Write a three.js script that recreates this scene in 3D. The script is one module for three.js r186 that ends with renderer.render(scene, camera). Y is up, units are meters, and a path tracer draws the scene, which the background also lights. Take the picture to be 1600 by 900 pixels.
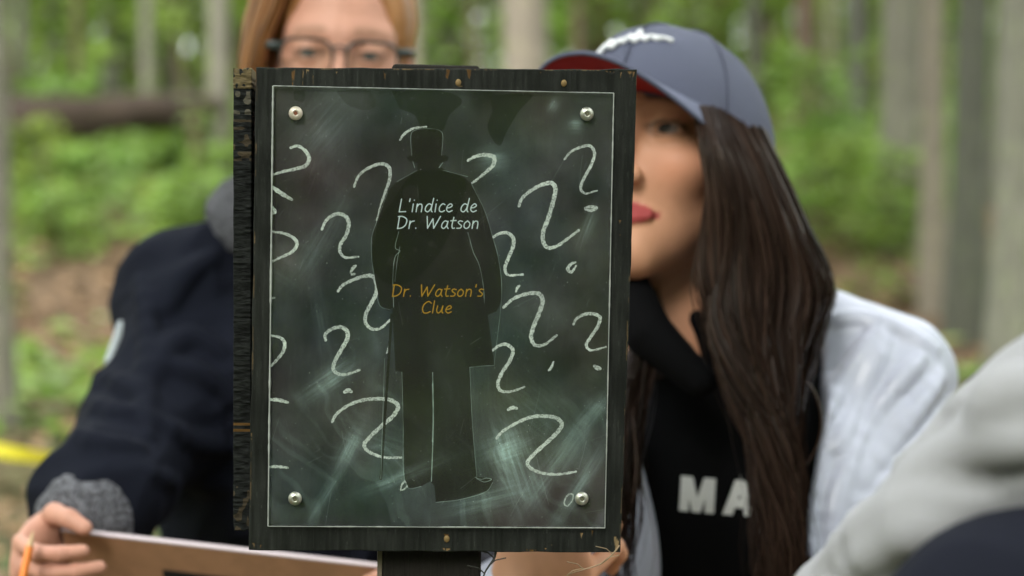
import * as THREE from 'three';
import { mergeGeometries } from 'three/addons/utils/BufferGeometryUtils.js';
import { RoundedBoxGeometry } from 'three/addons/geometries/RoundedBoxGeometry.js';

// ------------------------------------------------------------------ camera, sky, sun, exposure
const V = (x = 0, y = 0, z = 0) => new THREE.Vector3(x, y, z);
const R = THREE.MathUtils.degToRad;
const scene = new THREE.Scene();
const FPX = 3071;                                   // focal length in photo pixels (1600 x 900)
const camera = new THREE.PerspectiveCamera(2 * Math.atan(450 / FPX) * 180 / Math.PI, 16 / 9, 0.05, 400);
camera.position.set(0, 1.45, 0);
camera.rotation.set(R(-4), 0, 0);
camera.focus = 1.25;
camera.userData.fStop = 4.2;
camera.updateMatrixWorld(true);

const skyW = 128, skyH = 64, skyData = new Float32Array(skyW * skyH * 4);
for (let j = 0; j < skyH; j++) {
  const up = Math.max(0, Math.sin(((j + 0.5) / skyH - 0.5) * Math.PI));
  for (let i = 0; i < skyW; i++) {
    const k = (j * skyW + i) * 4, L = 0.80 + 0.55 * up;       // overcast: brighter towards the zenith
    skyData[k] = 0.97 * L; skyData[k + 1] = 1.0 * L; skyData[k + 2] = 1.04 * L; skyData[k + 3] = 1;
  }
}
const skyTex = new THREE.DataTexture(skyData, skyW, skyH, THREE.RGBAFormat, THREE.FloatType);
skyTex.mapping = THREE.EquirectangularReflectionMapping;
skyTex.magFilter = THREE.LinearFilter; skyTex.needsUpdate = true;
scene.background = skyTex; scene.environment = skyTex;

const sun = new THREE.DirectionalLight(new THREE.Color(1, 0.97, 0.92), 2.2);
sun.name = 'sun';
sun.position.set(-5.5, 11.5, 11.5); sun.target.position.set(0, 1, -2);
sun.castShadow = true; sun.shadow.radius = 40; sun.shadow.mapSize.set(2048, 2048);
Object.assign(sun.shadow.camera, { left: -20, right: 20, top: 20, bottom: -20, near: 0.5, far: 60 });
scene.add(sun, sun.target);

const renderer = new THREE.WebGLRenderer({ antialias: true });
renderer.toneMapping = THREE.LinearToneMapping;
renderer.toneMappingExposure = 2.95;
renderer.shadowMap.enabled = true;

// ------------------------------------------------------------------ helpers
function rngOf(seed) { let s = seed >>> 0; return () => { s = (s + 0x6d2b79f5) | 0; let t = Math.imul(s ^ (s >>> 15), 1 | s); t = (t + Math.imul(t ^ (t >>> 7), 61 | t)) ^ t; return ((t ^ (t >>> 14)) >>> 0) / 4294967296; }; }
const hash = (x, y, z) => { let h = Math.imul(x, 374761393) ^ Math.imul(y, 668265263) ^ Math.imul(z, 1440662683); h = Math.imul(h ^ (h >>> 13), 1274126177); return ((h ^ (h >>> 16)) >>> 0) / 4294967296; };
function noise(x, y, z = 0) {
  const X = Math.floor(x), Y = Math.floor(y), Z = Math.floor(z); let u = x - X, v = y - Y, w = z - Z;
  u = u * u * (3 - 2 * u); v = v * v * (3 - 2 * v); w = w * w * (3 - 2 * w);
  const l = (a, b, t) => a + (b - a) * t;
  return l(l(l(hash(X, Y, Z), hash(X + 1, Y, Z), u), l(hash(X, Y + 1, Z), hash(X + 1, Y + 1, Z), u), v),
    l(l(hash(X, Y, Z + 1), hash(X + 1, Y, Z + 1), u), l(hash(X, Y + 1, Z + 1), hash(X + 1, Y + 1, Z + 1), u), v), w);
}
const fbm = (x, y, z = 0, o = 4) => { let s = 0, a = 0.5, n = 0; for (let i = 0; i < o; i++) { s += a * noise(x, y, z); n += a; a *= 0.5; x = x * 2.03 + 7.1; y = y * 2.03 + 3.7; z = z * 2.03 + 1.3; } return s / n; };
const clamp = (x, a = 0, b = 1) => Math.min(b, Math.max(a, x));
const lerp = (a, b, t) => a + (b - a) * t;
const sstep = (a, b, x) => { const t = clamp((x - a) / (b - a)); return t * t * (3 - 2 * t); };
const names = new Map();
const numbered = (n) => { const k = names.get(n) ?? 0; names.set(n, k + 1); return k ? `${n}_${String(k).padStart(3, '0')}` : n; };
// direction of a photo pixel, and the point on it at a given depth along the camera's axis
const camM = camera.matrixWorld;
const P = (px, py, d) => V((px - 800) / FPX * d, (450 - py) / FPX * d, -d).applyMatrix4(camM);
function mesh(name, geo, mat, parent, kind) { const m = new THREE.Mesh(geo, mat); m.name = name; if (parent) parent.add(m); if (kind) m.userData.kind = kind; return m; }
function tag(o, label, category, group) { o.userData.label = label; o.userData.category = category; if (group) o.userData.group = group; return o; }
function thing(name, label, category, pos = V(), group) { const g = new THREE.Group(); g.name = numbered(name); g.position.copy(pos); tag(g, label, category, group); scene.add(g); return g; }
function structure(name, geo, mat) { const m = mesh(name, geo, mat, scene); m.userData.kind = 'structure'; return m; }
function canvasTex(cv, srgb = true) { const t = new THREE.CanvasTexture(cv); if (srgb) t.colorSpace = THREE.SRGBColorSpace; t.magFilter = THREE.LinearFilter; return t; }
function dataTex(w, h, f, srgb = false, repeat = true) {
  const d = new Uint8Array(w * h * 4);
  for (let y = 0; y < h; y++) for (let x = 0; x < w; x++) { const c = f(x / w, y / h, x, y), k = (y * w + x) * 4; d[k] = clamp(c[0]) * 255; d[k + 1] = clamp(c[1]) * 255; d[k + 2] = clamp(c[2]) * 255; d[k + 3] = c.length > 3 ? clamp(c[3]) * 255 : 255; }
  const t = new THREE.DataTexture(d, w, h); t.magFilter = THREE.LinearFilter; t.needsUpdate = true;
  if (repeat) t.wrapS = t.wrapT = THREE.RepeatWrapping; if (srgb) t.colorSpace = THREE.SRGBColorSpace; return t;
}
const lin = (r, g, b) => new THREE.Color().setRGB(r, g, b);
const std = (o) => new THREE.MeshStandardMaterial(o), phys = (o) => new THREE.MeshPhysicalMaterial(o), matte = (o) => phys({ specularIntensity: 0.25, ...o });
function catmull(pts, n) { const c = new THREE.CatmullRomCurve3(pts, false, 'centripetal'); return c.getPoints(n); }

// ---------- signed distances, and a surface-nets mesher
const smin = (a, b, k) => { const h = Math.max(k - Math.abs(a - b), 0) / k; return Math.min(a, b) - h * h * k * 0.25; };
const smax = (a, b, k) => -smin(-a, -b, k);
const sdEll = (x, y, z, cx, cy, cz, rx, ry, rz) => { const a = (x - cx) / rx, b = (y - cy) / ry, c = (z - cz) / rz, k0 = Math.sqrt(a * a + b * b + c * c), a2 = a / rx, b2 = b / ry, c2 = c / rz, k1 = Math.sqrt(a2 * a2 + b2 * b2 + c2 * c2); return k1 < 1e-9 ? -Math.min(rx, ry, rz) : k0 * (k0 - 1) / k1; };
const sdSph = (x, y, z, cx, cy, cz, r) => Math.hypot(x - cx, y - cy, z - cz) - r;
const sdCap = (x, y, z, ax, ay, az, ra, bx, by, bz, rb) => { const ux = bx - ax, uy = by - ay, uz = bz - az, vx = x - ax, vy = y - ay, vz = z - az, t = clamp((ux * vx + uy * vy + uz * vz) / (ux * ux + uy * uy + uz * uz + 1e-12)); return Math.hypot(vx - ux * t, vy - uy * t, vz - uz * t) - (ra + (rb - ra) * t); };
const cap = (p, a, ra, b, rb) => sdCap(p[0], p[1], p[2], a.x, a.y, a.z, ra, b.x, b.y, b.z, rb);
function polygonize(f, lo, hi, c, color) {
  const nx = Math.ceil((hi.x - lo.x) / c) + 1, ny = Math.ceil((hi.y - lo.y) / c) + 1, nz = Math.ceil((hi.z - lo.z) / c) + 1;
  const D = new Float32Array(nx * ny * nz), B = 6, id = (x, y, z) => (z * ny + y) * nx + x;
  for (let bz = 0; bz < nz; bz += B) for (let by = 0; by < ny; by += B) for (let bx = 0; bx < nx; bx += B) {
    const m = f(lo.x + (bx + B / 2) * c, lo.y + (by + B / 2) * c, lo.z + (bz + B / 2) * c), far = Math.abs(m) > B * c * 1.9;
    for (let z = bz; z < Math.min(nz, bz + B); z++) for (let y = by; y < Math.min(ny, by + B); y++) for (let x = bx; x < Math.min(nx, bx + B); x++)
      D[id(x, y, z)] = far ? m : f(lo.x + x * c, lo.y + y * c, lo.z + z * c);
  }
  const pos = [], idx = [], cell = new Int32Array(nx * ny * nz).fill(-1);
  const E = [[0, 1], [2, 3], [4, 5], [6, 7], [0, 2], [1, 3], [4, 6], [5, 7], [0, 4], [1, 5], [2, 6], [3, 7]];
  const v = new Float32Array(8);
  for (let z = 0; z < nz - 1; z++) for (let y = 0; y < ny - 1; y++) for (let x = 0; x < nx - 1; x++) {
    let mask = 0;
    for (let k = 0; k < 8; k++) { v[k] = D[id(x + (k & 1), y + ((k >> 1) & 1), z + (k >> 2))]; if (v[k] < 0) mask |= 1 << k; }
    if (mask === 0 || mask === 255) continue;
    let sx = 0, sy = 0, sz = 0, n = 0;
    for (const [a, b] of E) if ((v[a] < 0) !== (v[b] < 0)) { const t = v[a] / (v[a] - v[b]); sx += lerp(a & 1, b & 1, t); sy += lerp((a >> 1) & 1, (b >> 1) & 1, t); sz += lerp(a >> 2, b >> 2, t); n++; }
    cell[id(x, y, z)] = pos.length / 3;
    pos.push(lo.x + (x + sx / n) * c, lo.y + (y + sy / n) * c, lo.z + (z + sz / n) * c);
  }
  const quad = (a, b, d, e, flip) => { if (a < 0 || b < 0 || d < 0 || e < 0) return; flip ? idx.push(a, d, b, a, e, d) : idx.push(a, b, d, a, d, e); };
  for (let z = 1; z < nz - 1; z++) for (let y = 1; y < ny - 1; y++) for (let x = 1; x < nx - 1; x++) {
    const d0 = D[id(x, y, z)] < 0;
    if (d0 !== D[id(x + 1, y, z)] < 0) quad(cell[id(x, y - 1, z - 1)], cell[id(x, y, z - 1)], cell[id(x, y, z)], cell[id(x, y - 1, z)], !d0);
    if (d0 !== D[id(x, y + 1, z)] < 0) quad(cell[id(x - 1, y, z - 1)], cell[id(x - 1, y, z)], cell[id(x, y, z)], cell[id(x, y, z - 1)], !d0);
    if (d0 !== D[id(x, y, z + 1)] < 0) quad(cell[id(x - 1, y - 1, z)], cell[id(x, y - 1, z)], cell[id(x, y, z)], cell[id(x - 1, y, z)], !d0);
  }
  const N = pos.length / 3, nor = new Float32Array(N * 3), uv = new Float32Array(N * 2), e = c * 0.5;
  for (let i = 0; i < N; i++) {
    const x = pos[i * 3], y = pos[i * 3 + 1], z = pos[i * 3 + 2];
    const gx = f(x + e, y, z) - f(x - e, y, z), gy = f(x, y + e, z) - f(x, y - e, z), gz = f(x, y, z + e) - f(x, y, z - e), l = Math.hypot(gx, gy, gz) || 1;
    nor[i * 3] = gx / l; nor[i * 3 + 1] = gy / l; nor[i * 3 + 2] = gz / l; uv[i * 2] = x; uv[i * 2 + 1] = y;
  }
  const g = new THREE.BufferGeometry();
  g.setAttribute('position', new THREE.Float32BufferAttribute(pos, 3)); g.setAttribute('normal', new THREE.BufferAttribute(nor, 3)); g.setAttribute('uv', new THREE.BufferAttribute(uv, 2));
  if (color) { const col = new Float32Array(N * 3); for (let i = 0; i < N; i++) { const k = color(pos[i * 3], pos[i * 3 + 1], pos[i * 3 + 2]); col.set(k, i * 3); } g.setAttribute('color', new THREE.BufferAttribute(col, 3)); }
  g.setIndex(idx); return g;
}
function bounds(pts, pad) { const b = new THREE.Box3().setFromPoints(pts); return [b.min.addScalar(-pad), b.max.addScalar(pad)]; }
// a tube through points with a radius and a flattening along its length
function tube(pts, rad, sides = 6, flat = 1, color) {
  const n = pts.length, pos = [], idx = [], uv = [], col = []; let prev = V(0.31, 0.2, 0.93), len = 0;
  for (let i = 0; i < n; i++) {
    const t = pts[Math.min(n - 1, i + 1)].clone().sub(pts[Math.max(0, i - 1)]).normalize();
    const u = prev.clone().sub(t.clone().multiplyScalar(prev.dot(t))); if (u.lengthSq() < 1e-8) u.set(1, 0, 0).sub(t.clone().multiplyScalar(t.x)); u.normalize(); prev = u;
    const w = t.clone().cross(u), r = typeof rad === 'function' ? rad(i / (n - 1)) : rad;
    if (i) len += pts[i].distanceTo(pts[i - 1]);
    for (let k = 0; k <= sides; k++) { const a = k / sides * Math.PI * 2, p = pts[i].clone().addScaledVector(u, Math.cos(a) * r).addScaledVector(w, Math.sin(a) * r * flat); pos.push(p.x, p.y, p.z); uv.push(k / sides, len); if (color) col.push(...color); }
  }
  for (let i = 0; i < n - 1; i++) for (let k = 0; k < sides; k++) { const a = i * (sides + 1) + k, b = a + sides + 1; idx.push(a, a + 1, b, b, a + 1, b + 1); }
  for (const [i, up] of [[0, 0], [n - 1, 1]]) { const c = pos.length / 3; pos.push(pts[i].x, pts[i].y, pts[i].z); uv.push(0, 0); if (color) col.push(...color); for (let k = 0; k < sides; k++) { const a = i * (sides + 1) + k; up ? idx.push(c, a, a + 1) : idx.push(c, a + 1, a); } }
  const g = new THREE.BufferGeometry(); g.setAttribute('position', new THREE.Float32BufferAttribute(pos, 3)); g.setAttribute('uv', new THREE.Float32BufferAttribute(uv, 2)); if (color) g.setAttribute('color', new THREE.Float32BufferAttribute(col, 3));
  g.setIndex(idx); g.computeVertexNormals(); return g;
}

// ================================================================== GROUND
const groundY = (x, z) => {
  const d = -z; let h = 0;
  if (d > 3) { const t = d - 3; h = t < 15 ? 0.13 * t * t / (t + 1.2) : 0.13 * 225 / 16.2 + (t - 15) * 0.045; }
  const k = sstep(2.5, 7, Math.hypot(x, z + 1));
  return h + k * ((fbm(x * 0.35 + 9, z * 0.35, 3, 3) - 0.5) * 0.35 + (fbm(x * 1.7, z * 1.7, 8, 2) - 0.5) * 0.08);
};
{
  const g = new THREE.PlaneGeometry(300, 300, 300, 300); g.rotateX(-Math.PI / 2);
  const p = g.attributes.position, col = new Float32Array(p.count * 3), uv = g.attributes.uv;
  for (let i = 0; i < p.count; i++) {                                     // finer near the camera
    const x = Math.sign(p.getX(i)) * Math.pow(Math.abs(p.getX(i)) / 150, 2.2) * 150, z = Math.sign(p.getZ(i)) * Math.pow(Math.abs(p.getZ(i)) / 150, 2.2) * 150 - 3;
    p.setXYZ(i, x, groundY(x, z), z); uv.setXY(i, x / 2.3, z / 2.3);
    const gr = sstep(0.5, 0.66, fbm(x * 0.55 + 4, z * 0.55 - 2, 1, 3));
    col.set([lerp(0.16, 0.07, gr), lerp(0.105, 0.12, gr), lerp(0.06, 0.035, gr)], i * 3);
  }
  g.setAttribute('color', new THREE.BufferAttribute(col, 3)); g.computeVertexNormals();
  const litter = dataTex(512, 512, (u, v, x, y) => { const n = 0.45 + 0.55 * noise(x * 0.11, y * 0.11, 2), m = noise(x * 0.31, y * 0.31, 5) * 0.5 + 0.6; return [n * m * 1.2, n * m * 1.1, n * m]; });
  structure('ground', g, std({ vertexColors: true, map: litter, roughness: 0.95, bumpMap: litter, bumpScale: 0.03 }));
}

// ================================================================== FOREST
const rnd = rngOf(77);
const leafMat = phys({ vertexColors: true, roughness: 0.85, transmission: 0.58, thickness: 0, side: THREE.DoubleSide, specularIntensity: 0.5 });
function addLeaf(A, p, dir, up, len, wid, c) {
  const s = dir.clone().cross(up).normalize().multiplyScalar(wid / 2), m = p.clone().addScaledVector(dir, len * 0.45), t = p.clone().addScaledVector(dir, len).addScaledVector(up, -len * 0.18), k = A.pos.length / 3;
  const a = m.clone().add(s), b = m.clone().sub(s);
  A.pos.push(p.x, p.y, p.z, a.x, a.y, a.z, t.x, t.y, t.z, b.x, b.y, b.z);
  for (let i = 0; i < 4; i++) A.col.push(...c);
  A.idx.push(k, k + 1, k + 2, k, k + 2, k + 3);
}
function leavesGeo(A) { const g = new THREE.BufferGeometry(); g.setAttribute('position', new THREE.Float32BufferAttribute(A.pos, 3)); g.setAttribute('color', new THREE.Float32BufferAttribute(A.col, 3)); g.setIndex(A.idx); g.computeVertexNormals(); return g; }
const newLeaves = () => ({ pos: [], col: [], idx: [] });
const rdir = (r, yk = 1) => { const a = r() * 6.2832, y = (r() * 2 - 1) * yk; const s = Math.sqrt(1 - Math.min(1, y * y)); return V(Math.cos(a) * s, y, Math.sin(a) * s); };
const leafCol = (r, hue) => { const k = 0.75 + r() * 0.5, y = hue + (r() - 0.5) * 0.4; return [(0.20 + 0.09 * y) * k, (0.36 + 0.03 * y) * k, 0.045 * k]; };
// a shrub or sapling: stems that fork, flat sprays of leaves along them
function shrubGeo(seed, h, spread, nBranch, leafLen, hue) {
  const r = rngOf(seed), A = newLeaves(), stems = [];
  const top = V((r() - 0.5) * 0.2 * h, h * 0.95, (r() - 0.5) * 0.2 * h), trunk = catmull([V(0, -0.1, 0), V(top.x * 0.2, h * 0.3, top.z * 0.4), V(top.x * 0.7, h * 0.65, top.z * 0.6), top], 10);
  stems.push(tube(trunk, (t) => 0.012 * h * (1 - 0.8 * t) + 0.003, 5));
  for (let b = 0; b < nBranch; b++) {
    const t = 0.12 + 0.88 * Math.pow(r(), 0.8), base = trunk[Math.min(10, Math.floor(t * 10))], a = r() * 6.2832, L = spread * (0.45 + 0.75 * r()) * (1.1 - 0.5 * t);
    const end = base.clone().add(V(Math.cos(a) * L, L * (0.05 + 0.35 * r()), Math.sin(a) * L)), mid = base.clone().lerp(end, 0.5).add(V(0, 0.08 * L, 0)), pts = catmull([base, mid, end], 6);
    stems.push(tube(pts, (q) => 0.006 * h * (1 - q) * 0.6 + 0.002, 4));
    const n = Math.floor(10 + L * 16);
    for (let k = 0; k < n; k++) {
      const q = pts[Math.min(6, Math.floor((0.2 + 0.8 * r()) * 6.99))].clone().add(rdir(r).multiplyScalar(0.12 * spread * r() + 0.03)), d = V(Math.cos(a), 0, Math.sin(a)).add(rdir(r).multiplyScalar(0.9)); d.y *= 0.35; d.normalize();
      const up = V((r() - 0.5) * 1.6, 1, (r() - 0.5) * 1.6).normalize(), l = leafLen * (0.7 + 0.6 * r());
      addLeaf(A, q, d, up, l, l * 0.62, leafCol(r, hue));
    }
  }
  return { stem: mergeGeometries(stems), foliage: leavesGeo(A) };
}
const twigMat = std({ color: lin(0.10, 0.075, 0.05), roughness: 0.9 });
const shrubKinds = [];
for (let k = 0; k < 4; k++) shrubKinds.push(shrubGeo(300 + k, 2.6, 1.0, 50, 0.15, 0.2 + 0.25 * k));      // saplings
const lowKinds = [];
for (let k = 0; k < 3; k++) lowKinds.push(shrubGeo(400 + k, 0.75, 0.5, 26, 0.11, 0.1 + 0.2 * k));      // low plants
function shrub(kind, x, z, s, label, group) {
  const t = thing(s > 0.01 && kind.low ? 'low_plant' : 'sapling', label, kind.low ? 'plant' : 'sapling', V(x, groundY(x, z) - 0.02, z), group);
  mesh('stem', kind.stem, twigMat, t); mesh('foliage', kind.foliage, leafMat, t, 'stuff'); t.scale.setScalar(s); t.rotation.y = rnd() * 6.28; return t;
}
lowKinds.forEach((k) => { k.low = true; });

// trunks: bark as a lumpy tapered surface, limbs under the crown
const barkTex = dataTex(256, 512, (u, v, x, y) => { const a = fbm(x * 0.12, y * 0.03, 4, 4), n = noise(x * 0.5, y * 0.14, 9); const k = 0.55 + 0.5 * a + 0.2 * (n - 0.5), lich = sstep(0.58, 0.7, fbm(x * 0.035, y * 0.02, 11, 3)); return [k * lerp(1, 1.1, lich), k * lerp(1, 1.18, lich), k * lerp(1, 1.02, lich)]; });
const barkMats = [lin(0.22, 0.205, 0.165), lin(0.30, 0.255, 0.205), lin(0.125, 0.125, 0.10), lin(0.15, 0.10, 0.07), lin(0.285, 0.275, 0.225)].map((c) => std({ color: c, map: barkTex, bumpMap: barkTex, bumpScale: 0.02, roughness: 0.95 }));
function trunkGeo(seed, r0, h, lean, wide = 1) {
  const r = rngOf(seed), pts = [];
  for (let i = 0; i <= 16; i++) { const t = i / 16; pts.push(V(lean.x * t * h + (fbm(t * 3, seed, 1, 2) - 0.5) * 0.35 * Math.sqrt(t), -0.25 + t * (h + 0.25), lean.z * t * h + (fbm(t * 3, seed, 6, 2) - 0.5) * 0.35 * Math.sqrt(t))); }
  const gs = [tube(pts, (t) => r0 * (1 - 0.72 * t) + r0 * 0.5 * Math.exp(-t * h / 0.35), 12)];
  const p = gs[0].attributes.position;
  for (let i = 0; i < p.count; i++) { const y = p.getY(i), a = Math.atan2(p.getZ(i), p.getX(i)), k = 1 + (noise(Math.cos(a) * 2 + 5, y * 0.8, Math.sin(a) * 2 + seed) - 0.5) * 0.16; p.setX(i, p.getX(i) * (y < 3 ? k : 1)); }
  const ends = [];
  for (let b = 0; b < 7; b++) {
    const t = 0.52 + 0.44 * (b + r()) / 7, base = pts[Math.floor(t * 16)], a = b * 2.4 + r(), L = wide * h * (0.15 + 0.12 * r()) * (1.25 - 0.7 * t), end = base.clone().add(V(Math.cos(a) * L, L * (0.35 + 0.4 * r()), Math.sin(a) * L));
    gs.push(tube(catmull([base, base.clone().lerp(end, 0.5).add(V(0, -0.06 * L, 0)), end], 6), (q) => r0 * 0.3 * (1 - 0.85 * q), 6)); ends.push([base, end]);
  }
  gs[0].computeVertexNormals(); return { geo: mergeGeometries(gs), ends };
}
function crownGeo(seed, ends, n) {
  const r = rngOf(seed), A = newLeaves();
  for (const [b, e] of ends) for (let k = 0; k < 7; k++) {
    const c = b.clone().lerp(e, 0.35 + 0.75 * r()).add(rdir(r).multiplyScalar(0.9 * r())), R0 = 0.5 + 0.6 * r();
    for (let i = 0; i < n; i++) { const q = c.clone().add(rdir(r, 0.8).multiplyScalar(R0 * Math.cbrt(r())).multiply(V(1, 0.55, 1))), d = rdir(r, 0.4), l = 0.16 + 0.12 * r(); addLeaf(A, q, d, V((r() - 0.5) * 0.9, 1, (r() - 0.5) * 0.9).normalize(), l, l * 0.65, leafCol(r, 0.4)); }
  }
  return leavesGeo(A);
}
function tree(x, z, r0, h, bark, seed, label, group, lean = V(0, 0, 0), n = 4, wide = 1) {
  const t = thing('forest_tree', label, 'tree', V(x, groundY(x, z), z), group), k = trunkGeo(seed, r0, h, lean, wide);
  mesh('trunk', k.geo, barkMats[bark], t); mesh('crown', crownGeo(seed + 5, k.ends, n), leafMat, t, 'stuff'); return t;
}
// [pixel x, width in pixels, distance, bark, label]
const inView = [
  [-10, 50, 7.2, 0, 'grey mossy trunk standing alone left of the fallen log'],
  [86, 26, 21, 2, 'thin dark trunk far behind the left half of the fallen log'],
  [176, 32, 18, 2, 'dark slender trunk right behind the middle of the fallen log'],
  [268, 30, 20, 0, 'slim grey trunk behind the right half of the fallen log'],
  [347, 36, 12.4, 0, 'straight grey trunk at the broken end of the fallen log'],
  [700, 30, 20, 2, 'thin dark trunk above the top of the sign, beside the wide tan trunk'],
  [820, 76, 12.5, 1, 'wide tan grey trunk directly behind the sign'],
  [938, 24, 18, 3, 'thin reddish brown trunk behind the brim of the blue cap'],
  [1082, 34, 22, 2, 'dim trunk rising far behind the top of the blue cap'],
  [1257, 34, 12, 3, 'dark brown trunk standing in green saplings behind the blue cap'],
  [1325, 16, 15, 2, 'very thin dark stem between the brown trunk and the pale trunks'],
  [1398, 62, 10.5, 0, 'broad grey trunk, first of the close row beyond the white jacket'],
  [1462, 38, 9.2, 1, 'pinkish tan trunk between two darker trunks beyond the white jacket'],
  [1512, 58, 8.6, 2, 'dark grey green trunk between the tan trunk and the pale trunk'],
  [1584, 66, 7.8, 4, 'pale grey trunk with a leafy shoot at its foot'],
];
[[-1.75, -3.3, 'tall trunk beside the clearing that carries one end of the yellow tape'], [1.9, -3.5, 'tall trunk beside the clearing that carries the far end of the yellow tape'], [-2.9, 0.6, 'tall leafy tree whose crown shades the sign'], [2.6, 1.2, 'tall leafy tree behind the person in grey'], [-0.9, 3.0, 'tall leafy tree opposite the front of the sign'], [-3.6, 3.6, 'tall leafy tree standing behind another on the sunny side of the sign']].forEach(([x, z, label], i) => tree(x, z, 0.1 + 0.02 * i, 12 + i * 0.8, i % 3, 700 + i * 19, label, undefined, V(-x * 0.05, 0, (-1.2 - z) * 0.04), i < 2 ? 50 : 170, i < 2 ? 0.9 : 1.6));
inView.forEach(([px, w, d, bark, label], i) => { const p = P(px, 235, d); tree(p.x, p.z, w * d / FPX / 2 / 1.02, 13 + (i * 37 % 5), bark, 900 + i * 13, label, undefined, V((i % 3 - 1) * 0.006, 0, 0)); });
const rt = rngOf(5150);
for (let i = 0; i < 26; i++) {                                             // farther trunks
  const d = 23 + 22 * rt(), x = (rt() * 2 - 1) * 0.34 * d; tree(x, -d, 0.09 + 0.1 * rt(), 14 + 4 * rt(), Math.floor(rt() * 5), 2000 + i * 11, 'distant slim trunk in the bright green wood on the slope', 'distant trunks on the slope', V((rt() - 0.5) * 0.05, 0, 0), 3);
}
for (let i = 0; i < 9; i++) {                                              // the wood behind the camera, which the acrylic sheet mirrors
  const x = -7 + i * 1.75 + (rt() - 0.5), z = 4.5 + 4.5 * rt(); tree(x, z, 0.1 + 0.09 * rt(), 11 + 4 * rt(), Math.floor(rt() * 4), 3000 + i * 17, 'tree of the wood that faces the front of the sign', 'trees facing the sign', V(), 8);
}
[[38, 16, 15], [128, 13, 16.5], [226, 18, 15], [306, 14, 17], [648, 18, 15.5], [762, 13, 17], [905, 16, 16], [992, 20, 17.5], [1178, 18, 16], [1292, 14, 14], [1352, 20, 13.5], [1432, 15, 14.5], [1550, 22, 11.5]].forEach(([px, w, d], i) => { const p = P(px, 235, d); tree(p.x, p.z, w * d / FPX / 2, 11 + (i % 4), [2, 3, 0, 2, 1][i % 5], 4100 + i * 23, 'slim young trunk among the saplings on the slope', 'slim trunks among the saplings', V(((i * 7) % 5 - 2) * 0.012, 0, 0), 2); });
const rs = rngOf(4242);
const placeShrub = (px, d, s, k, label, group) => { const p = P(px, 235, d); return shrub(shrubKinds[k % 4], p.x, p.z, s, label, group); };
for (let i = 0; i < 70; i++) {
  const d = 14.5 + 27 * Math.pow(i / 70, 0.9) + rs() * 1.5; placeShrub(-150 + 1900 * ((i * 0.618) % 1), d, 0.75 + 0.75 * rs() + d * 0.012, i, 'bright green broad leaved sapling on the wooded slope', 'saplings on the wooded slope');
}
[[1310, 11.2, 0.42, 'leafy shoot hiding the foot of the dark brown trunk'], [1425, 9.5, 0.32, 'young leafy sapling in front of the broad grey trunk'], [1345, 10.3, 0.28, 'young leafy sapling beside the very thin dark stem'], [60, 11.5, 0.3, 'leafy sapling in front of the left end of the fallen log']].forEach(([px, d, s, l], i) => placeShrub(px, d, s, i, l));
for (let i = 0; i < 34; i++) {                                             // low plants on the slope
  const left = i % 2 === 0, d = left ? 10.5 + 4.5 * rs() : 9.5 + 6 * rs(), px = left ? -40 + 440 * rs() : 1210 + 400 * rs(), p = P(px, 235, d); if (!left && d < 9 && px < 1290) continue;
  shrub(lowKinds[i % 3], p.x, p.z, 0.45 + 0.5 * rs(), left ? 'low green plant on the slope around the fallen log' : 'low green plant among the trunks beyond the white jacket', left ? 'low plants around the log' : 'low plants among the trunks');
}
for (let i = 0; i < 30; i++) { const x = -6 + i * 0.45 + rs(), z = 4.2 + 9 * ((i * 0.618) % 1); shrub(shrubKinds[i % 4], x, z, 0.9 + 0.6 * rs() + z * 0.03, 'sapling of the wood that faces the front of the sign', 'saplings facing the sign'); }
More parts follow.
